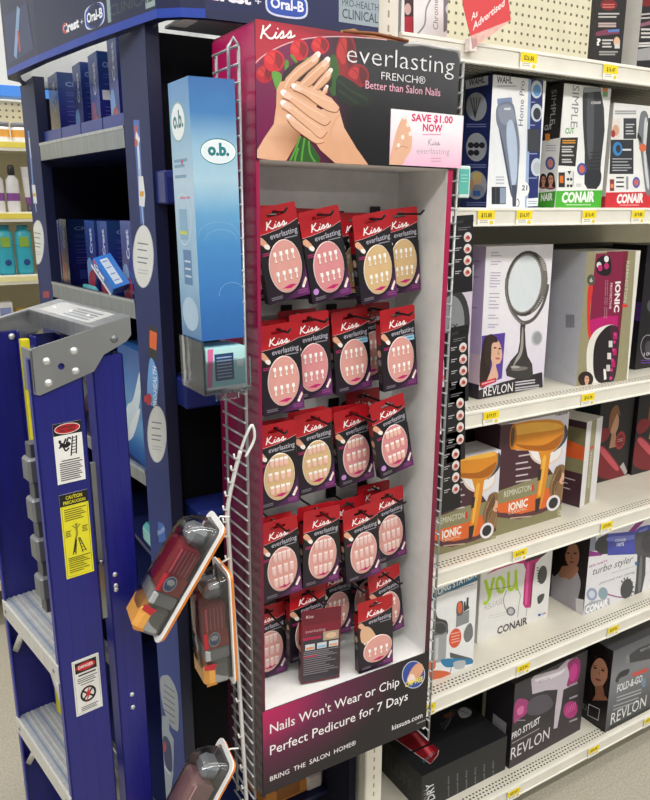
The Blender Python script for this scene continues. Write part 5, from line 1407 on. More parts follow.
# pale plate with CLINICAL, on the bow and again on the aisle face
u0, u1 = arc_at(1.445), arc_at(1.288)
cv.poly([(u0, .062), (u1, .062), (u1, .30), (u0, .30)], '#8fa3a6'); cv.text('CLINICAL', (u0 + .006, .09), (u1 - .004, .09), .055, '#39484c', bold=.01)
cv.text('PRO-HEALTH', (u0 + .006, .18), (u1 - .004, .18), .045, '#39484c')
logo(side_at(.525), side_at(.712), .095)
u0, u1 = side_at(.775), side_at(.868)
cv.poly([(u0, .072), (u1, .072), (u1, .30), (u0, .30)], '#97a9b0'); cv.text('CLINICAL', (u0 + .004, .095), (u1 - .004, .095), .05, '#3c4a52', bold=.01); cv.text('PRO-HEALTH', (u0 + .004, .16), (u1 - .004, .16), .038, '#3c4a52')
# brush picture at the far end of the bow
u0, u1 = arc_at(1.98), arc_at(1.80)
cv.poly([(u0, .08), (u1, .09), (u1 - .01, .4), (u0, .4)], '#28345c'); cv.line([(u0 + .03, .1), (u0 + .06, .4)], .02, '#7f9fc4'); cv.line([(u0 + .05, .12), (u0 + .05, .26)], .012, '#b04a4a')
ep(mb, 'header')
mb = MB('painted_steel'); mb.box((.495, 1.262, Z0 + .002), (.70, 1.36, Z0 + .006), '#8b8d90'); mb.box((.497, 1.275, Z0 + .0012), (.522, 1.33, Z0 + .0025), '#f1f1ec'); ep(mb, 'underside_plate')

# toothpaste cartons: narrow end towards the aisle end, long side towards the open side
def tube_box(x, y, z, w, h, d, label, group, pal=0, rz=0.0):
    def l(c):      # face towards -x : the printed front
        c.grad([['#23205e', '#2c2f86', '#26509c'], ['#191f56', '#25307c', '#2a4c98']][pal % 2])
        c.poly([(.0, .12), (.35, .2), (.55, .36), (.35, .5), (0, .42)], '#6f93c8' if pal % 2 else '#7a3a6c', smooth=True)
        c.poly([(.1, .04), (.6, .1), (.8, .26), (.5, .34), (.1, .24)], '#a03a50', smooth=True)
        c.vtext('Crest', (.68, .56), (.68, .9), -.24, '#b4bede', bold=.04)
    def f(c):
        c.grad([['#211f62', '#262c7c', '#234276'], ['#1c2058', '#20296e', '#25407c']][pal % 2])
        c.text('CREST', (.16, .84), (.72, .84), .05, '#7f90c0', bold=.02); c.lines(.16, .8, [.76, .73, .66, .6, .54, .5, .42, .38, .34], .008, '#4f58a0', jag=.5); c.rect(.2, .1, .6, .24, '#333c92')
        if pal == 2: c.rect(.1, .5, .45, .6, '#d9dae0')
    o = carton('toothpaste_box', label, 'box', (x, y, z), rz, w, h, d, '#2a2f7c', 'gloss', group, f, l)
    return o
G1, G2 = 'toothpaste boxes on the upper tray', 'toothpaste boxes on the middle tray'
tube_box(.4555, 2.030, 1.8785, .12, .198, .105, 'blue toothpaste box at the far end of the upper tray beside the far pillar', G1, 0)
tube_box(.4555, 1.800, 1.8785, .060, .186, .072, 'blue toothpaste box second from the far end of the upper tray', G1, 1)
tube_box(.4590, 1.672, 1.8785, .065, .188, .072, 'blue toothpaste box with a white price sticker on the upper tray', G1, 2)
tube_box(.4640, 1.550, 1.8785, .065, .208, .062, 'tallest blue toothpaste box on the upper tray, nearest the near pillar', G1, 1)
tube_box(.462, 2.188, 1.5485, .13, .172, .085, 'dark blue toothpaste box tucked behind the far pillar on the middle tray', G2, 1)
tube_box(.462, 2.095, 1.5485, .13, .175, .085, 'dark blue toothpaste box beside the far pillar on the middle tray', G2, 0)
tube_box(.462, 1.808, 1.5485, .13, .175, .090, 'dark blue toothpaste box in the middle of the middle tray', G2, 1)
tube_box(.462, 1.700, 1.5485, .13, .175, .080, 'dark blue toothpaste box behind the small leaning carton', G2, 0)
tube_box(.466, 1.530, 1.5485, .13, .178, .080, 'dark blue toothpaste box nearest the near pillar on the middle tray', G2, 1)
# small leaning carton and a teal pack in front
mb = MB('gloss'); mb.box((-.020, -.040, 0), (.020, .040, .028), '#2f6cc4', c=.001)
c = Canvas(mb, (-.020, .040, 0), (0, -1, 0), (0, 0, 1), .08, .028); c.fill('#2f6cc4'); c.rect(0, .0, 1, .28, '#dfe6ee'); c.text('Crest', (.1, .42), (.6, .42), .4, '#f2f4f8', bold=.05); c.rect(.02, .7, .18, .98, '#c8323c')
c = Canvas(mb, (-.020, -.040, .028), (1, 0, 0), (0, 1, 0), .040, .08); c.fill('#3b7fd4'); c.rect(.25, .1, .7, .9, '#d6e2ee'); c.lines(.32, .62, [.2, .4, .6, .8], .03, '#6a8fc0')
o = mb.build('small_carton'); o.location = (.434, 1.606, 1.6080); o.rotation_euler = (math.radians(52), math.radians(-14), math.radians(12))
tag(o, 'small bright blue and white carton leaning on the middle tray lip', 'carton')
mb = MB('plastic'); mb.lathe([(0, 0), (.012, .002), (.0135, .02), (.0135, .09), (.008, .11), (0, .111)], '#3f9aa8', n=14, sx=.3, sy=1.0)
o = mb.build('toothpaste_tube'); o.location = (.440, 1.86, 1.5626); o.rotation_euler = (PI / 2, 0, .05); tag(o, 'teal toothpaste tube lying flat behind the middle tray lip', 'tube')
# third tray: large carton with a white swoosh, seen between ladder and pillar
def l(c):
    c.grad(['#2c5fae', '#5c9ad0', '#3a78bc', '#24539c']); c.poly([(.0, .2), (.3, .45), (.6, .55), (1, .85), (1, .7), (.7, .38), (.3, .22)], '#cfe2ee', smooth=True); c.poly([(.1, .1), (.5, .2), (.9, .5), (.6, .4)], '#e6eef2', smooth=True)
carton('large_toothpaste_carton', 'light blue carton with a white swoosh between the ladder and the near pillar', 'box', (.474, 1.560, 1.1885), 0, .12, .262, .165, '#3a72b8', 'gloss', None, lambda c: c.grad(['#1c3f86', '#2c5fae']), l)
for i, y in enumerate((1.735, 1.83, 1.93, 2.03)):
    tube_box(.475, y, 1.1885, .12, .18, .075, 'dark blue toothpaste box on the tray behind the ladder, ' + ['beside the swoosh carton', 'second from the swoosh carton', 'third from the swoosh carton', 'farthest from the swoosh carton'][i], 'toothpaste boxes behind the ladder', i)
mb = MB('gloss'); mb.box((0, 0, 0), (.06, .10, .05), '#3f9a9c', c=.008); mb.box((-.0012, .008, .012), (.002, .092, .04), '#7fc4c4', c=.001)
o = mb.build('teal_pack'); o.location = (.468, 1.500, .9955); tag(o, 'small teal pack beside the near pillar, low behind the ladder', 'pack')
mb = MB('satin'); mb.box((.466, 1.490, .985), (.853, 1.75, .995), '#1a2250'); ep(mb, 'tray_shelf')
# wrapped package on the lowest tray
mb = MB('haze_plastic'); 
mb2 = MB('card'); mb2.box((-.085, -.05, 0), (.085, .05, .05), '#a86c28', c=.008); mb2.box((-.05, -.0505, .012), (.02, .0505, .0505), '#7c4a1a', c=.002)
root = thing('wrapped_package', 'brown package in white plastic wrap low under the nail display', 'package', (.762, 1.468, .2776), (0, 0, .0))
mb2.box((.03, -.03, .0502), (.07, .0, .0508), '#c28a3a'); mb2.build('contents', root)
mb.box((.035, -.056, .0), (.0885, .056, .055), '#eeeeec', c=.010); mb.build('wrap', root)

# ------------------------------------------------------------------ tampon display box hung on the rack
ow, od, oh = .073, .085, .388
ob = thing('hanging_display_box', 'pale to mid blue tampon display box hung beside the nail display', 'display box', (.4335, 1.092, 1.548), (0, -.012, 0))
OM = Matrix.Translation((.4335, 1.092, 1.548)) @ Matrix.Rotation(-.012, 4, 'Y')
mb = MB('gloss'); 
mb.box((0, 0, 0), (ow, od, oh), '#5f9bd0', c=.0008)
c = Canvas(mb, (0, 0, 0), (1, 0, 0), (0, 0, 1), ow, oh, None, OM)
BL = ['#2f62a6', '#366fb2', '#407dbc', '#4a89c2', '#68a2cc', '#a6c8da', '#94bad4', '#437db6', '#3268a8']
c.grad(BL)
c.ell(.58, .735, .40, .049, '#2f7f86'); c.ell(.58, .735, .385, .045, '#eef4f2'); c.ell(.58, .735, .36, .041, '#dfeaf0'); c.text('o.b.', (.34, .722), (.82, .722), .042, '#2a7a80', bold=.05)
for a in ((.5, .42, .45, .05), (.55, .40, .36, .04), (.75, .18, .3, .05)): c.ring(*a[:4], .0006, '#86b8de', a0=0, a1=3.2)
c = Canvas(mb, (0, od, 0), (0, -1, 0), (0, 0, 1), od, oh, None, OM)
c.grad(['#4f7eb0', '#74a0c6', '#8db4d2', '#92b8d4', '#a2c2da', '#b0cade', '#92b8d4', '#6a9cc8', '#4e86bc'])
c.ell(.4, .85, .36, .075, '#7fa6a8'); c.ell(.4, .85, .33, .068, '#dfe9ec'); c.text('o.b.', (.16, .83), (.66, .83), .06, '#2f6f78', bold=.04)
c.lines(.1, .75, [.70, .68, .64], .012, '#6f95b4', jag=.3); c.ell(.5, .70, .05, .01, '#b04a6a'); c.lines(.3, .8, [.56], .008, '#c27a9a')
c.ring(.4, .48, .38, .10, .001, '#dfeaf2'); c.rect(.2, .40, .6, .52, '#7fa8c8'); c.rect(.2, .42, .55, .435, '#b9c44a'); c.rect(.3, .22, .7, .36, '#4a78a8'); c.lines(.35, .65, [.25, .28, .31], .008, '#b9cfe0')
c.ell(.5, .1, .4, .07, '#a9c6de')
mb.build('cover', ob)
mb = MB('clear'); mb.box((-.004, -.014, -.085), (ow + .002, od, -.078), '#eef4f6'); mb.box((-.004, -.016, -.085), (ow + .002, -.012, -.03), '#eef4f6'); mb.box((-.006, -.014, -.085), (-.002, od, .0), '#eef4f6')
mb.build('tray', ob)
mb = MB('clear'); mb.box((.02, .0, -.10), (.06, .004, -.086), '#e0e6e8'); mb.build('tray_tab', ob)
mb = MB('satin'); mb.box((0, 0, 0), (.068, .060, .066), '#a9d9de', c=.001)
TM = OM @ Matrix.Translation((.001, -.009, -.0778))
c = Canvas(mb, (0, 0, 0), (1, 0, 0), (0, 0, 1), .068, .066, None, TM); c.grad(['#8fd0d8', '#b9e2e2']); c.rect(.22, .2, .70, .86, '#24406e'); c.lines(.27, .65, [.75, .67, .59, .51, .43, .35, .27], .03, '#9fb4d4'); c.rect(.78, .5, .95, .72, '#dff2f0'); c.poly([(0, 0), (.12, 0), (.2, 1), (.06, 1)], '#d96aa0'); c.rect(0, 0, 1, .06, '#e0e9ec')
c = Canvas(mb, (0, .060, 0), (0, -1, 0), (0, 0, 1), .060, .066, None, TM); c.fill('#a3cfd6'); c.poly([(.2, 0), (.8, 0), (.9, 1), (.5, 1)], '#c6e4e6')
o = mb.build('tampon_box'); o.matrix_world = TM; tag(o, 'small aqua box in the clear tray below the blue hanging display', 'box')

# ------------------------------------------------------------------ plastic clip strip with three clamshell packs
cs = (.500, 1.128, .62)
strip = thing('clip_strip', 'white plastic clip strip hanging down the left side of the wire rack', 'clip strip', cs)
mb = MB('plastic')
P = [(.498, 1.100, 1.355), (.486, 1.104, 1.31), (.474, 1.108, 1.25), (.476, 1.112, 1.18), (.482, 1.114, 1.03), (.487, 1.113, .90), (.492, 1.112, .72), (.494, 1.112, .63)]
sp = smooth_path(P, False, 5)
mb.tube(sp, .0042, '#d5d6d4', n=4)
for i in range(2, len(sp) - 1, 2):
    p = sp[i]; mb.tube([p, (p[0] - .010, p[1] - .006, p[2] + .004), (p[0] - .011, p[1] - .006, p[2] + .012)], .0018, '#dededb', n=5)
mb.build('strip', strip, cs)
mb = MB('plastic'); mb.tube(smooth_path([(.498, 1.100, 1.355), (.505, 1.090, 1.385), (.515, 1.088, 1.40), (.519, 1.090, 1.375), (.503, 1.092, 1.345)], False, 5), .0025, '#e9e9e6', n=6); mb.build('tie', strip, cs)

def clamshell(loc, rot, label, pal=0):
    """card back standing in the x=0 plane (local), blister towards -x; seen from its open long side (-y)"""
    root = thing('clamshell_pack', label, 'pack', loc, rot, 'clamshell packs on the clip strip')
    Lz, Wy, D = .206, .080, .050
    # card: orange with a white outer edge
    mb = MB('satin'); r = .014
    def rr(w, h, r, n=5):
        pts = []
        for cx, cy, a in ((w / 2 - r, h / 2 - r, 0), (-w / 2 + r, h / 2 - r, PI / 2), (-w / 2 + r, -h / 2 + r, PI), (w / 2 - r, -h / 2 + r, 1.5 * PI)):
            for k in range(n + 1): pts.append((cx + r * math.cos(a + k * PI / 2 / n), cy + r * math.sin(a + k * PI / 2 / n)))
        return pts
    mb.prism(rr(Wy, Lz, .012), (0, 0, 0), (0, -1, 0), (0, 0, 1), .0052, '#e0822e')
    mb.prism(rr(Wy - .012, Lz - .014, .010), (-.0003, 0, 0), (0, -1, 0), (0, 0, 1), .0002, '#8a8a8a')
    mb.build('card', root)
    mb = MB('haze_plastic'); mb.prism(rr(Wy + .004, Lz + .004, .013), (-.0006, 0, 0), (0, -1, 0), (0, 0, 1), -.0 + .004, '#f0efec') if False else None
    mb = MB('plastic')
    ring_o = rr(Wy + .006, Lz + .006, .014); ring_i = rr(Wy - .010, Lz - .012, .010)
    mb.prism(ring_o, (-.0030, 0, 0), (0, -1, 0), (0, 0, 1), .0026, '#e9e9e7', holes=[ring_i[::-1]]); mb.build('rim', root)
    # clear blister: rounded top, blunt bottom
    mb = MB('clear'); prof = []
    secs = [(0.0, 1.0, 1.0), (.25, .99, .985), (.55, .95, .95), (.8, .88, .88), (.95, .76, .78), (1.0, .62, .66)]
    base = rr(Wy - .012, Lz - .012, .016, 4); n = len(base); V_ = []; F_ = []
    for t, sy, sz in secs:
        for (a, b) in base: V_.append((-.0031 - t * D, -a * sy, b * sz))
    for i in range(len(secs) - 1):
        for k in range(n): F_.append((i * n + k, i * n + (k + 1) % n, (i + 1) * n + (k + 1) % n, (i + 1) * n + k))
    F_.append(tuple((len(secs) - 1) * n + k for k in range(n)))
    mb.raw(V_, F_, '#f2f4f6', smooth=True); mb.build('blister', root)
    # insides
    mb = MB('satin')
    bw = D * .88
    mb.box((-.004 - bw, -.030, -.030), (-.0045, .030, .050), ['#9c2430', '#96222e', '#b58a86'][pal], c=.006)
    mb.box((-.004 - bw * .98, -.0308, -.052), (-.0045, .0308, -.0305), '#a8a9aa', c=.002)
    cF = Canvas(mb, (-.004 - bw, -.0301, -.030), (1, 0, 0), (0, 0, 1), bw - .001, .080)
    cF.rect(.1, .42, .9, .98, ['#a52a3c', '#a02838', '#b99a98'][pal]); 
    for k in range(5): cF.rect(.14 + .15 * k, .44, .18 + .15 * k, .96, '#c9808a')
    cF.rect(.0, .02, 1, .4, '#b0222e'); cF.ell(.42, .22, .24, .17, '#c9cfd6'); cF.ell(.42, .22, .2, .14, '#3a5f94'); cF.ell(.42, .25, .15, .07, '#e3e6e6'); cF.rect(.3, .16, .56, .2, '#6a86ac')
    mb.build('insert', root)
    mb = MB('plastic')
    mb.box((-.004 - bw * .95, -.032, -.100), (-.0045, .032, -.0535), '#8e8f8f', c=.006)
    mb.box((-.004 - bw * 1.08, -.0335, -.101), (-.004 - bw * .5, .0335, -.054), '#d99a4a', c=.008)
    cF = Canvas(mb, (-.004 - bw * 1.08, -.0336, -.101), (1, 0, 0), (0, 0, 1), bw * .58, .047)
    cF.poly([(.0, .8), (.7, .7), (.9, .95), (0, 1)], '#b0222e'); cF.rect(.1, .1, .8, .2, '#b87a30')
    mb.build('lower_insert', root)
    mb = MB('plastic'); mb.box((-.004 - bw * .8, -.022, .053), (-.006, .022, .084), '#7b7d80', c=.008); mb.build('steel_head', root)
    mb = MB('plastic'); mb.tube([(-.001, 0, Lz / 2 - .004), (-.002, -.004, Lz / 2 + .008), (.012, -.006, Lz / 2 + .014)], .0016, '#e2e2df', n=5); mb.build('hang_tab', root)
    return root
clamshell((.374, 1.052, 1.178), (0, math.radians(33), math.radians(-8)), 'clamshell pack with a red insert swung out at a slant, highest on the clip strip', 0)
clamshell((.449, 1.078, 1.062), (0, math.radians(-1.0), math.radians(-4)), 'clear clamshell pack with a red insert hanging straight, second on the clip strip', 1)
clamshell((.382, 1.058, .732), (0, math.radians(31), math.radians(-8)), 'slanted clamshell pack with a pale insert, lowest on the clip strip', 2)

# ------------------------------------------------------------------ step ladder
LB, LB2 = '#15186e', '#20258a'
AL = '#b4b6b8'
lad = thing('step_ladder', 'blue fibreglass step ladder with aluminium treads before the toothpaste display', 'ladder', (.176, 1.101, 0), (0, 0, math.atan2(.154, .988)))
WL = .28
LMX = Matrix.Translation((.176, 1.101, 0)) @ Matrix.Rotation(math.atan2(.154, .988), 4, 'Z')
def channel(f0, f1, yo, sgn, z1, fl=.030, t=.004):
    mb = MB('fibreglass')
    a, b = sorted((yo, yo + sgn * t))
    mb.box((f0, a, 0), (f1, b, z1), LB, c=.0015)
    a2, b2 = sorted((yo, yo + sgn * fl))
    mb.box((f0, a2, 0), (f0 + t, b2, z1), LB2, c=.0015); mb.box((f1 - t, a2, 0), (f1, b2, z1), LB, c=.0015)
    for k in range(2):
        fx = f0 + (f1 - f0) * (.33 + .3 * k); q = yo - sgn * .0004
        p, r = sorted((q, yo + sgn * .001)); mb.box((fx, p, 0), (fx + .0012, r, z1), '#191f78')
    return mb
fr = channel(0, .076, 0, 1, 1.545, .014).build('front_rail', lad)
channel(0, .076, WL, -1, 1.545, .014).build('front_rail', lad)
rr1 = channel(.094, .144, .004, 1, 1.535).build('rear_rail', lad)
rr2 = channel(.094, .144, WL - .004, -1, 1.535).build('rear_rail', lad)
for o_, yo in ((fr, -.002), (rr1, .002)): pass
for z in (1.185, 1.165, 1.158, .955, .93):
    mb = MB('zinc'); mb.dome((.104 if z > 1 else .118, .0035, z - .01), (0, -1, 0), .0042, .0022, '#d0d2d4'); mb.build('rivet', rr1)
mb = MB('plastic'); mb.box((.066, WL - .050, .55), (.080, WL - .036, 1.535), '#e0d42a', c=.001); mb.build('yellow_strip', lad)
# treads
for z in (1.05, .80, .55, .30):
    mb = MB('tread_alu')
    mb.box((.002, .0045, z - .005), (.074, WL - .0045, z), AL, c=.001)
    for k in range(7):
        x = .008 + k * .009
        mb.box((x, .006, z), (x + .004, WL - .006, z + .0022), '#c2c4c6' if k % 3 else '#8f9cb4', c=.0008)
    mb.box((-.002, .0045, z - .032), (.003, WL - .0045, z + .0015), '#d3d2cd', c=.0012)
    mb.box((.070, .0045, z - .028), (.074, WL - .0045, z), '#9da0a3', c=.001)
    t = mb.build('tread', lad)
    rv = MB('zinc')
    for y in (.022, WL - .022): rv.dome((-.002, y, z - .016), (-1, 0, 0), .004, .0018, '#8d8f92')
    rv.build('rivet_pair', t)
    b = MB('tread_alu')
    b.tube([(.012, WL - .075, z - .030), (.012, WL - .010, z - .105)], .0075, '#d6d5d0', n=4); b.tube([(.012, .075, z - .030), (.012, .010, z - .105)], .0075, '#d6d5d0', n=4)
    b.build('brace', t)
# rear bars and spreader
for z in (1.22, .98, .74, .50, .26):
    mb = MB('metal'); mb.box((.110, .036, z - .012), (.126, WL - .036, z + .012), '#909296', c=.002); mb.build('rear_bar', lad)
mb = MB('metal'); mb.box((.080, .010, 1.10), (.090, .016, 1.37), '#8d9094', c=.001); mb.dome((.085, .010, 1.20), (0, -1, 0), .006, .004, '#6e7074'); mb.build('spreader', lad)
mb = MB('zinc'); mb.box((.006, .052, 1.12), (.020, .074, 1.405), '#6e7073', c=.001)
for k in range(4): mb.box((-.001, .046, 1.145 + k * .066), (.016, .078, 1.185 + k * .066), '#8d8f92', c=.004)
mb.build('lock_rail', lad)
# head: two side plates and a top plate between them
pl = [(.002, 1.494), (.010, 1.491), (.093, 1.515), (.110, 1.538), (.147, 1.554), (.155, 1.562), (.155, 1.588), (.150, 1.590), (.004, 1.559)]
hole = [(.0445 + .005 * math.cos(2 * PI * k / 12), 1.529 + .005 * math.sin(2 * PI * k / 12)) for k in range(12)]
hn = MB('metal'); hn.prism(pl, (0, -.0035, 0), (1, 0, 0), (0, 0, 1), .003, '#b9bbbd', holes=[hole[::-1]])
hn.box((.002, -.0035, 1.494), (.006, .034, 1.558), '#9a9c9e', c=.001)
hp = hn.build('side_plate', lad)
for f, z, r in ((.024, 1.539, .006), (.065, 1.549, .006), (.024, 1.507, .006), (.065, 1.519, .006), (.128, 1.560, .006)):
    mb = MB('zinc'); mb.dome((f, -.0035, z), (0, -1, 0), r, .0038, '#d2d3d4' if f < .1 else '#77797b', seg=14); mb.build('rivet', hp)
hn = MB('metal'); hn.prism(pl, (0, WL + .0005, 0), (1, 0, 0), (0, 0, 1), .003, '#b9bbbd')
hn.box((.002, WL - .034, 1.494), (.006, WL + .0035, 1.558), '#9a9c9e', c=.001)
hn.prism([(.002, 1.556), (.150, 1.589), (.150, 1.592), (.002, 1.559)], (0, WL - .010, 0), (1, 0, 0), (0, 0, 1), .014, '#c6c8ca')
hp2 = hn.build('side_plate', lad)
for f, z in ((.034, 1.530), (.065, 1.535), (.034, 1.508)):
    mb = MB('zinc'); mb.dome((f, WL - .005, z), (0, -1, 0), .006, .0035, '#d2d3d4'); mb.build('rivet', hp2)
mb = MB('metal')
tz = lambda x: 1.559 + (x - .004) * (.031 / .146)
V_ = []
for x, dz in ((.096, 0), (.156, 0), (.156, -.03), (.150, -.03), (.150, -.004), (.100, -.004), (.100, -.024), (.096, -.024)):
    V_.append((x, tz(x) + dz + .002))
mb.prism(V_, (0, -.0034, 0), (1, 0, 0), (0, 0, 1), WL + .0068, '#c2c4c6')
tp = mb.build('top_plate', lad)
for y in (.06, .13, .2):
    m2 = MB('zinc'); m2.dome((.125, y + .02, tz(.125) + .002), (-.2, 0, 1), .004, .002, '#dcdcdc'); m2.build('rivet', tp)
mb = MB('haze_plastic')
mb.poly([(.104, .03, tz(.104) + .0026), (.148, .03, tz(.148) + .0026), (.148, .24, tz(.148) + .0026), (.104, .24, tz(.104) + .0026)], '#f2f2f0')
for k in range(4): mb.poly([(.110 + .008 * k, .05, tz(.11 + .008 * k) + .003), (.114 + .008 * k, .05, tz(.114 + .008 * k) + .003), (.114 + .008 * k, .15, tz(.114 + .008 * k) + .003), (.110 + .008 * k, .15, tz(.11 + .008 * k) + .003)], '#77808e')
o = mb.build('clear_label', tp); o['label'] = 'clear tape label on the top plate'
# stickers on the near rail
def sticker(name, f0, z0, f1, z1, shear, draw, label):
    mb = MB('card'); w, h = f1 - f0, z1 - z0
    mb.box((0, -.0006, 0), (w, .0, h), '#e6e5e0')
    c = Canvas(mb, (0, -.0006, 0), (1, 0, 0), (0, 0, 1), w, h)
    draw(c)
    o = mb.build(name, fr); o.location = (f0, -.0003, z0); o.rotation_euler = (0, shear, 0); o['label'] = label
def d1(c):
    c.fill('#e2e1dd'); c.rect(0, .80, 1, 1, '#1a1818'); c.ell(.5, .9, .45, .085, '#e9e6e2'); c.ell(.5, .9, .43, .076, '#b8242c')
    c.text('DANGER', (.18, .905), (.82, .905), .045, '#2a1214', bold=.03); c.text('PELIGRO', (.22, .855), (.78, .855), .035, '#2a1214', bold=.03)
    c.line([(.55, .44), (.66, .76)], .002, '#1a1818'); c.line([(.74, .46), (.80, .76)], .002, '#1a1818')
    for k in range(6): c.line([(.57 + .022 * k, .48 + .05 * k), (.745 + .012 * k, .49 + .05 * k)], .0013, '#1a1818')
    c.ell(.2, .70, .05, .03, '#1a1818'); c.line([(.2, .66), (.4, .62), (.55, .66)], .006, '#1a1818', smooth=True); c.line([(.15, .60), (.3, .64), (.42, .74)], .0025, '#1a1818', smooth=True); c.line([(.4, .62), (.5, .74), (.6, .72)], .0025, '#1a1818', smooth=True); c.line([(.3, .62), (.38, .54), (.5, .58)], .0025, '#1a1818', smooth=True)
    c.lines(.2, .85, [.37], .018, '#4a4846'); c.lines(.12, .93, [.33, .295, .26, .225, .19, .155, .12, .085, .05], .017, '#55524f', jag=.18)
def d2(c):
    c.fill('#d9d02c'); c.rect(0, .86, 1, 1, '#1c1a14'); c.text('CAUTION', (.22, .935), (.8, .935), .04, '#d9d02c', bold=.02); c.text('PRECAUCION', (.12, .88), (.9, .88), .036, '#d9d02c', bold=.02)
    for pts in ([(.05, .02), (.95, .02), (.95, .85), (.05, .85), (.05, .02)],): c.line(pts, .0006, '#6a651c')
    c.lines(.12, .9, [.81, .785, .76, .735, .71, .685], .012, '#5f5a1e', jag=.3)
    for k in range(4): c.line([(.36, .30 + .0), (.46, .46)], .0015, '#2a2812')
    for a in (((.3, .27), (.44, .46)), ((.40, .27), (.47, .46)), ((.66, .27), (.54, .46)), ((.78, .28), (.58, .46))): c.line(list(a), .0014, '#2a2812')
    for k in range(4):
        y = .30 + .04 * k; c.line([(.32 + .03 * k, y), (.42 + .013 * k, y)], .001, '#2a2812'); c.line([(.65 - .026 * k, y), (.75 - .04 * k, y)], .001, '#2a2812')
    c.ell(.5, .62, .05, .018, '#8a842a'); c.line([(.5, .60), (.5, .50), (.42, .45)], .003, '#8a842a'); c.line([(.36, .62), (.5, .57), (.64, .62)], .002, '#8a842a')
    c.lines(.1, .3, [.56, .54, .52, .5], .009, '#5f5a1e', jag=.3); c.lines(.7, .9, [.58, .56, .54, .52], .009, '#5f5a1e', jag=.3)
    c.lines(.12, .92, [.235, .215, .195, .17, .145, .12, .09, .065], .009, '#5f5a1e', jag=.4)
def d3(c):
    c.fill('#d9d8d4')
    for pts in ([(.05, .03), (.95, .03), (.95, .97), (.05, .97), (.05, .03)],): c.line(pts, .0005, '#77757a')
    c.rect(.1, .76, .9, .95, '#1a1818'); c.ell(.5, .855, .36, .07, '#b8242c'); c.text('DANGER', (.22, .835), (.78, .835), .05, '#e6dcda', bold=.03)
    c.lines(.2, .85, [.70], .03, '#4a4846'); c.lines(.15, .88, [.645, .61, .575], .016, '#55524f', jag=.2); c.lines(.25, .75, [.53], .016, '#55524f')
    c.ring(.5, .34, .26, .125, .0035, '#1a1818'); c.line([(.3, .26), (.7, .43)], .003, '#1a1818'); c.line([(.3, .42), (.7, .26)], .003, '#1a1818')
    c.poly([(.62, .52), (.52, .38), (.62, .37), (.36, .16), (.48, .32), (.40, .33)], '#c2242c')
    c.lines(.2, .85, [.12, .09, .06], .014, '#55524f', jag=.2)
sticker('warning_label', .0245, 1.350, .0675, 1.444, .0, d1, 'white danger label with a falling figure')
sticker('warning_label', .0245, 1.195, .0685, 1.333, .0, d2, 'yellow caution label with ladder pictures')
sticker('warning_label', .0195, .951, .0640, 1.051, .0, d3, 'white danger label with a red lightning bolt')

# ------------------------------------------------------------------ shelving across the aisle, far left
by = 3.2
bl = (.35, by, 0)
bsh = thing('far_shelving', 'cream shelving with a pegboard back across the aisle at the far left', 'shelving', bl)
def bp(mb, name, parent=None): return mb.build(name, parent or bsh, bl)
bx0, bx1 = -.3, 1.3
mb = MB('painted_steel'); mb.box((bx0, by + .36, 0), (bx1, by + .38, 2.19), '#d6cdae')
for i in range(40):
    for j in range(8):
        x = .2 + i * .0254; z = 2.0 + j * .0254; mb.box((x - .004, by + .3590, z - .004), (x + .004, by + .3602, z + .004), '#6e6448')
bp(mb, 'pegboard_back')
mb = MB('satin'); mb.box((bx0, by + .30, 2.20), (bx1, by + .385, 2.245), '#3f7fd6', c=.003); bp(mb, 'top_rail')
for z in (2.0, 1.735, 1.492, 1.25, .95, .6, .2):
    mb = MB('painted_steel'); mb.box((bx0, by, z - .02), (bx1, by + .36, z), '#dedacc')
    s = bp(mb, 'shelf')
    mb = MB('painted_steel'); mb.box((bx0, by - .006, z - .034), (bx1, by, z + .004), '#ece8da', c=.001)
    mb.box((bx0, by - .0075, z - .022), (bx1, by - .0058, z - .002), '#e9d65a' if z > 1.7 else '#ece4a8'); bp(mb, 'price_channel', s)
def bottle(name, label, cat, x, z, prof, cols, group=None, y=by + .05, sx=1.0, sy=.6, cap=None):
    root = thing(name, label, cat, (x, y, z + .0005), (0, 0, 0), group)
    mb = MB('plastic'); mb.lathe(prof, cols[0], n=14, cols=cols, sx=sx, sy=sy); mb.build('body', root)
    if cap:
        mb = MB('plastic'); mb.lathe(cap[0], cap[1], n=12, sx=sx, sy=sy); mb.build('cap', root)
    return root
WH = '#e4e2e2'
for i, (x, lab) in enumerate(((.50, 'white jar with an orange band farthest from the far pillar on the far shelf'), (.573, 'white jar with an orange band between two like it on the far shelf'), (.645, 'white jar with an orange band, beside the far pillar on the far shelf'))):
    bottle('jar', lab, 'jar', x, 2.0, [(.03, 0), (.034, .008), (.034, .018), (.034, .045), (.034, .055)], [WH, WH, '#e0a24a', WH, WH], 'jars on the far shelf', cap=([(.034, .0552), (.034, .07), (.031, .073)], '#77797f'), sy=.9)
for i, (x, lab) in enumerate(((.468, 'white bottle with a purple band at the left edge of the far shelf'), (.525, 'white pump bottle with a purple band and dark top on the far shelf'))):
    bottle('shampoo_bottle', lab, 'bottle', x, 1.735, [(.022, 0), (.025, .01), (.025, .045), (.025, .075), (.024, .125), (.012, .14), (.010, .142)], [WH, WH, '#8a4f9c', WH, WH, WH], 'white bottles on the far shelf', cap=([(.011, .1425), (.014, .15), (.013, .175), (.008, .182)], '#2c2a30'))
bottle('shampoo_tube', 'white tube with a purple band standing beside the far pillar', 'tube', .590, 1.735, [(.018, .032), (.022, .06), (.024, .09), (.027, .135), (.029, .172), (.029, .175)], ['#8a4f9c', WH, WH, '#d9d6da', WH], None, cap=([(.0165, 0), (.018, .005), (.018, .0315)], '#4a4458'), sy=.5)
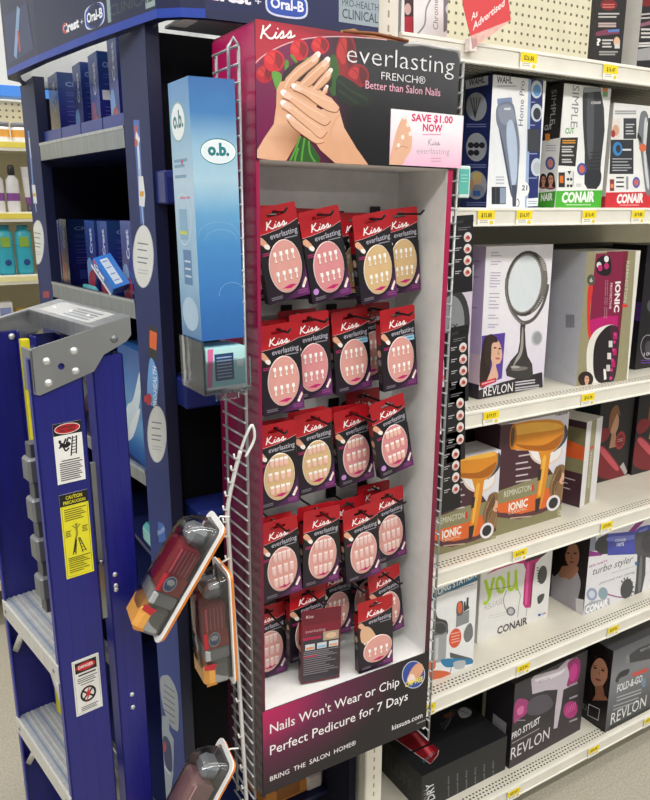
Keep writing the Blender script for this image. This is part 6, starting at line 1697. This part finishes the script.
for i, (x, lab) in enumerate(((.475, 'turquoise bottle at the left edge of the far shelf'), (.545, 'turquoise bottle with a green patch beside the far pillar'))):
    r = bottle('body_wash_bottle', lab, 'bottle', x, 1.492, [(.028, 0), (.032, .01), (.032, .06), (.032, .12), (.031, .165), (.02, .18)], ['#2f9cb4', '#3aaec4', '#3aaec4', '#43b8cc', '#3aaec4'], 'turquoise bottles on the far shelf', cap=([(.0205, .1805), (.022, .185), (.021, .196)], '#2f8fa8'))
    mb = MB('card'); mb.box((-.018, -.0215, .11), (.018, -.018, .15), '#8fb44a', c=.001); mb.build('front_label', r)
    mb = MB('card'); mb.dome((.004, -.0195, .05), (0, -1, 0), .013, .002, '#2a4a8a'); mb.build('emblem', r)
bottle('jar', 'brown glass jar with a gold lid on the far shelf below the turquoise bottles', 'jar', .528, 1.25, [(.038, 0), (.042, .01), (.042, .07), (.040, .085)], ['#7a4f1e', '#8a5a22', '#7a4f1e'], None, cap=([(.041, .0855), (.041, .105), (.038, .107)], '#a88a3a'), sy=.9, y=by + .06)
for x, k, lab in ((.43, 0, 'white and magenta carton at the edge of the far shelf below the turquoise bottles'),):
    mb = MB('card'); mb.box((-.03, 0, 0), (.03, .05, .135), '#e3e0dd', c=.001); c = Canvas(mb, (-.03, 0, 0), (1, 0, 0), (0, 0, 1), .06, .135); c.rect(0, 0, 1, .2, '#d02a7c'); c.rect(0, .2, 1, .42, '#3a9a84'); c.rect(.2, .6, .9, .85, '#8a94c4')
    o = mb.build('carton'); o.location = (.447, by + .03, 1.2505); tag(o, lab, 'carton')

# ------------------------------------------------------------------ light: rows of ceiling fluorescents and the bright store around
w = bpy.data.worlds.new('store'); S.world = w; w.use_nodes = True
nt = w.node_tree; bg = nt.nodes['Background']
tc = nt.nodes.new('ShaderNodeTexCoord'); gr = nt.nodes.new('ShaderNodeSeparateXYZ'); rp = nt.nodes.new('ShaderNodeValToRGB')
nt.links.new(tc.outputs['Generated'], gr.inputs[0]); nt.links.new(gr.outputs['Z'], rp.inputs['Fac'])
rp.color_ramp.elements[0].position = 0.0; rp.color_ramp.elements[0].color = (.45, .45, .44, 1)
rp.color_ramp.elements[1].position = 0.6; rp.color_ramp.elements[1].color = (.75, .76, .75, 1)
nt.links.new(rp.outputs['Color'], bg.inputs['Color']); bg.inputs['Strength'].default_value = WORLD
def strip_light(x, y, z, lx, ly, power):
    l = bpy.data.lights.new('fluorescent_row', 'AREA'); l.shape = 'RECTANGLE'; l.size = lx; l.size_y = ly; l.energy = power; l.color = (1.0, .97, .92)
    o = bpy.data.objects.new('fluorescent_row', l); COL.objects.link(o); o.location = (x, y, z)
for x, y, z, lx, ly, pw in LIGHTS: strip_light(x, y, z, lx, ly, pw)
vs = S.view_settings
S.display_settings.display_device = 'sRGB'
vs.view_transform = 'Standard'; vs.look = 'None'; vs.exposure = EXPO; vs.gamma = 1.0; vs.use_curve_mapping = False
S.cycles.max_bounces = 6; S.cycles.transparent_max_bounces = 12; S.cycles.sample_clamp_indirect = 4.0
S.cycles.use_denoising = True
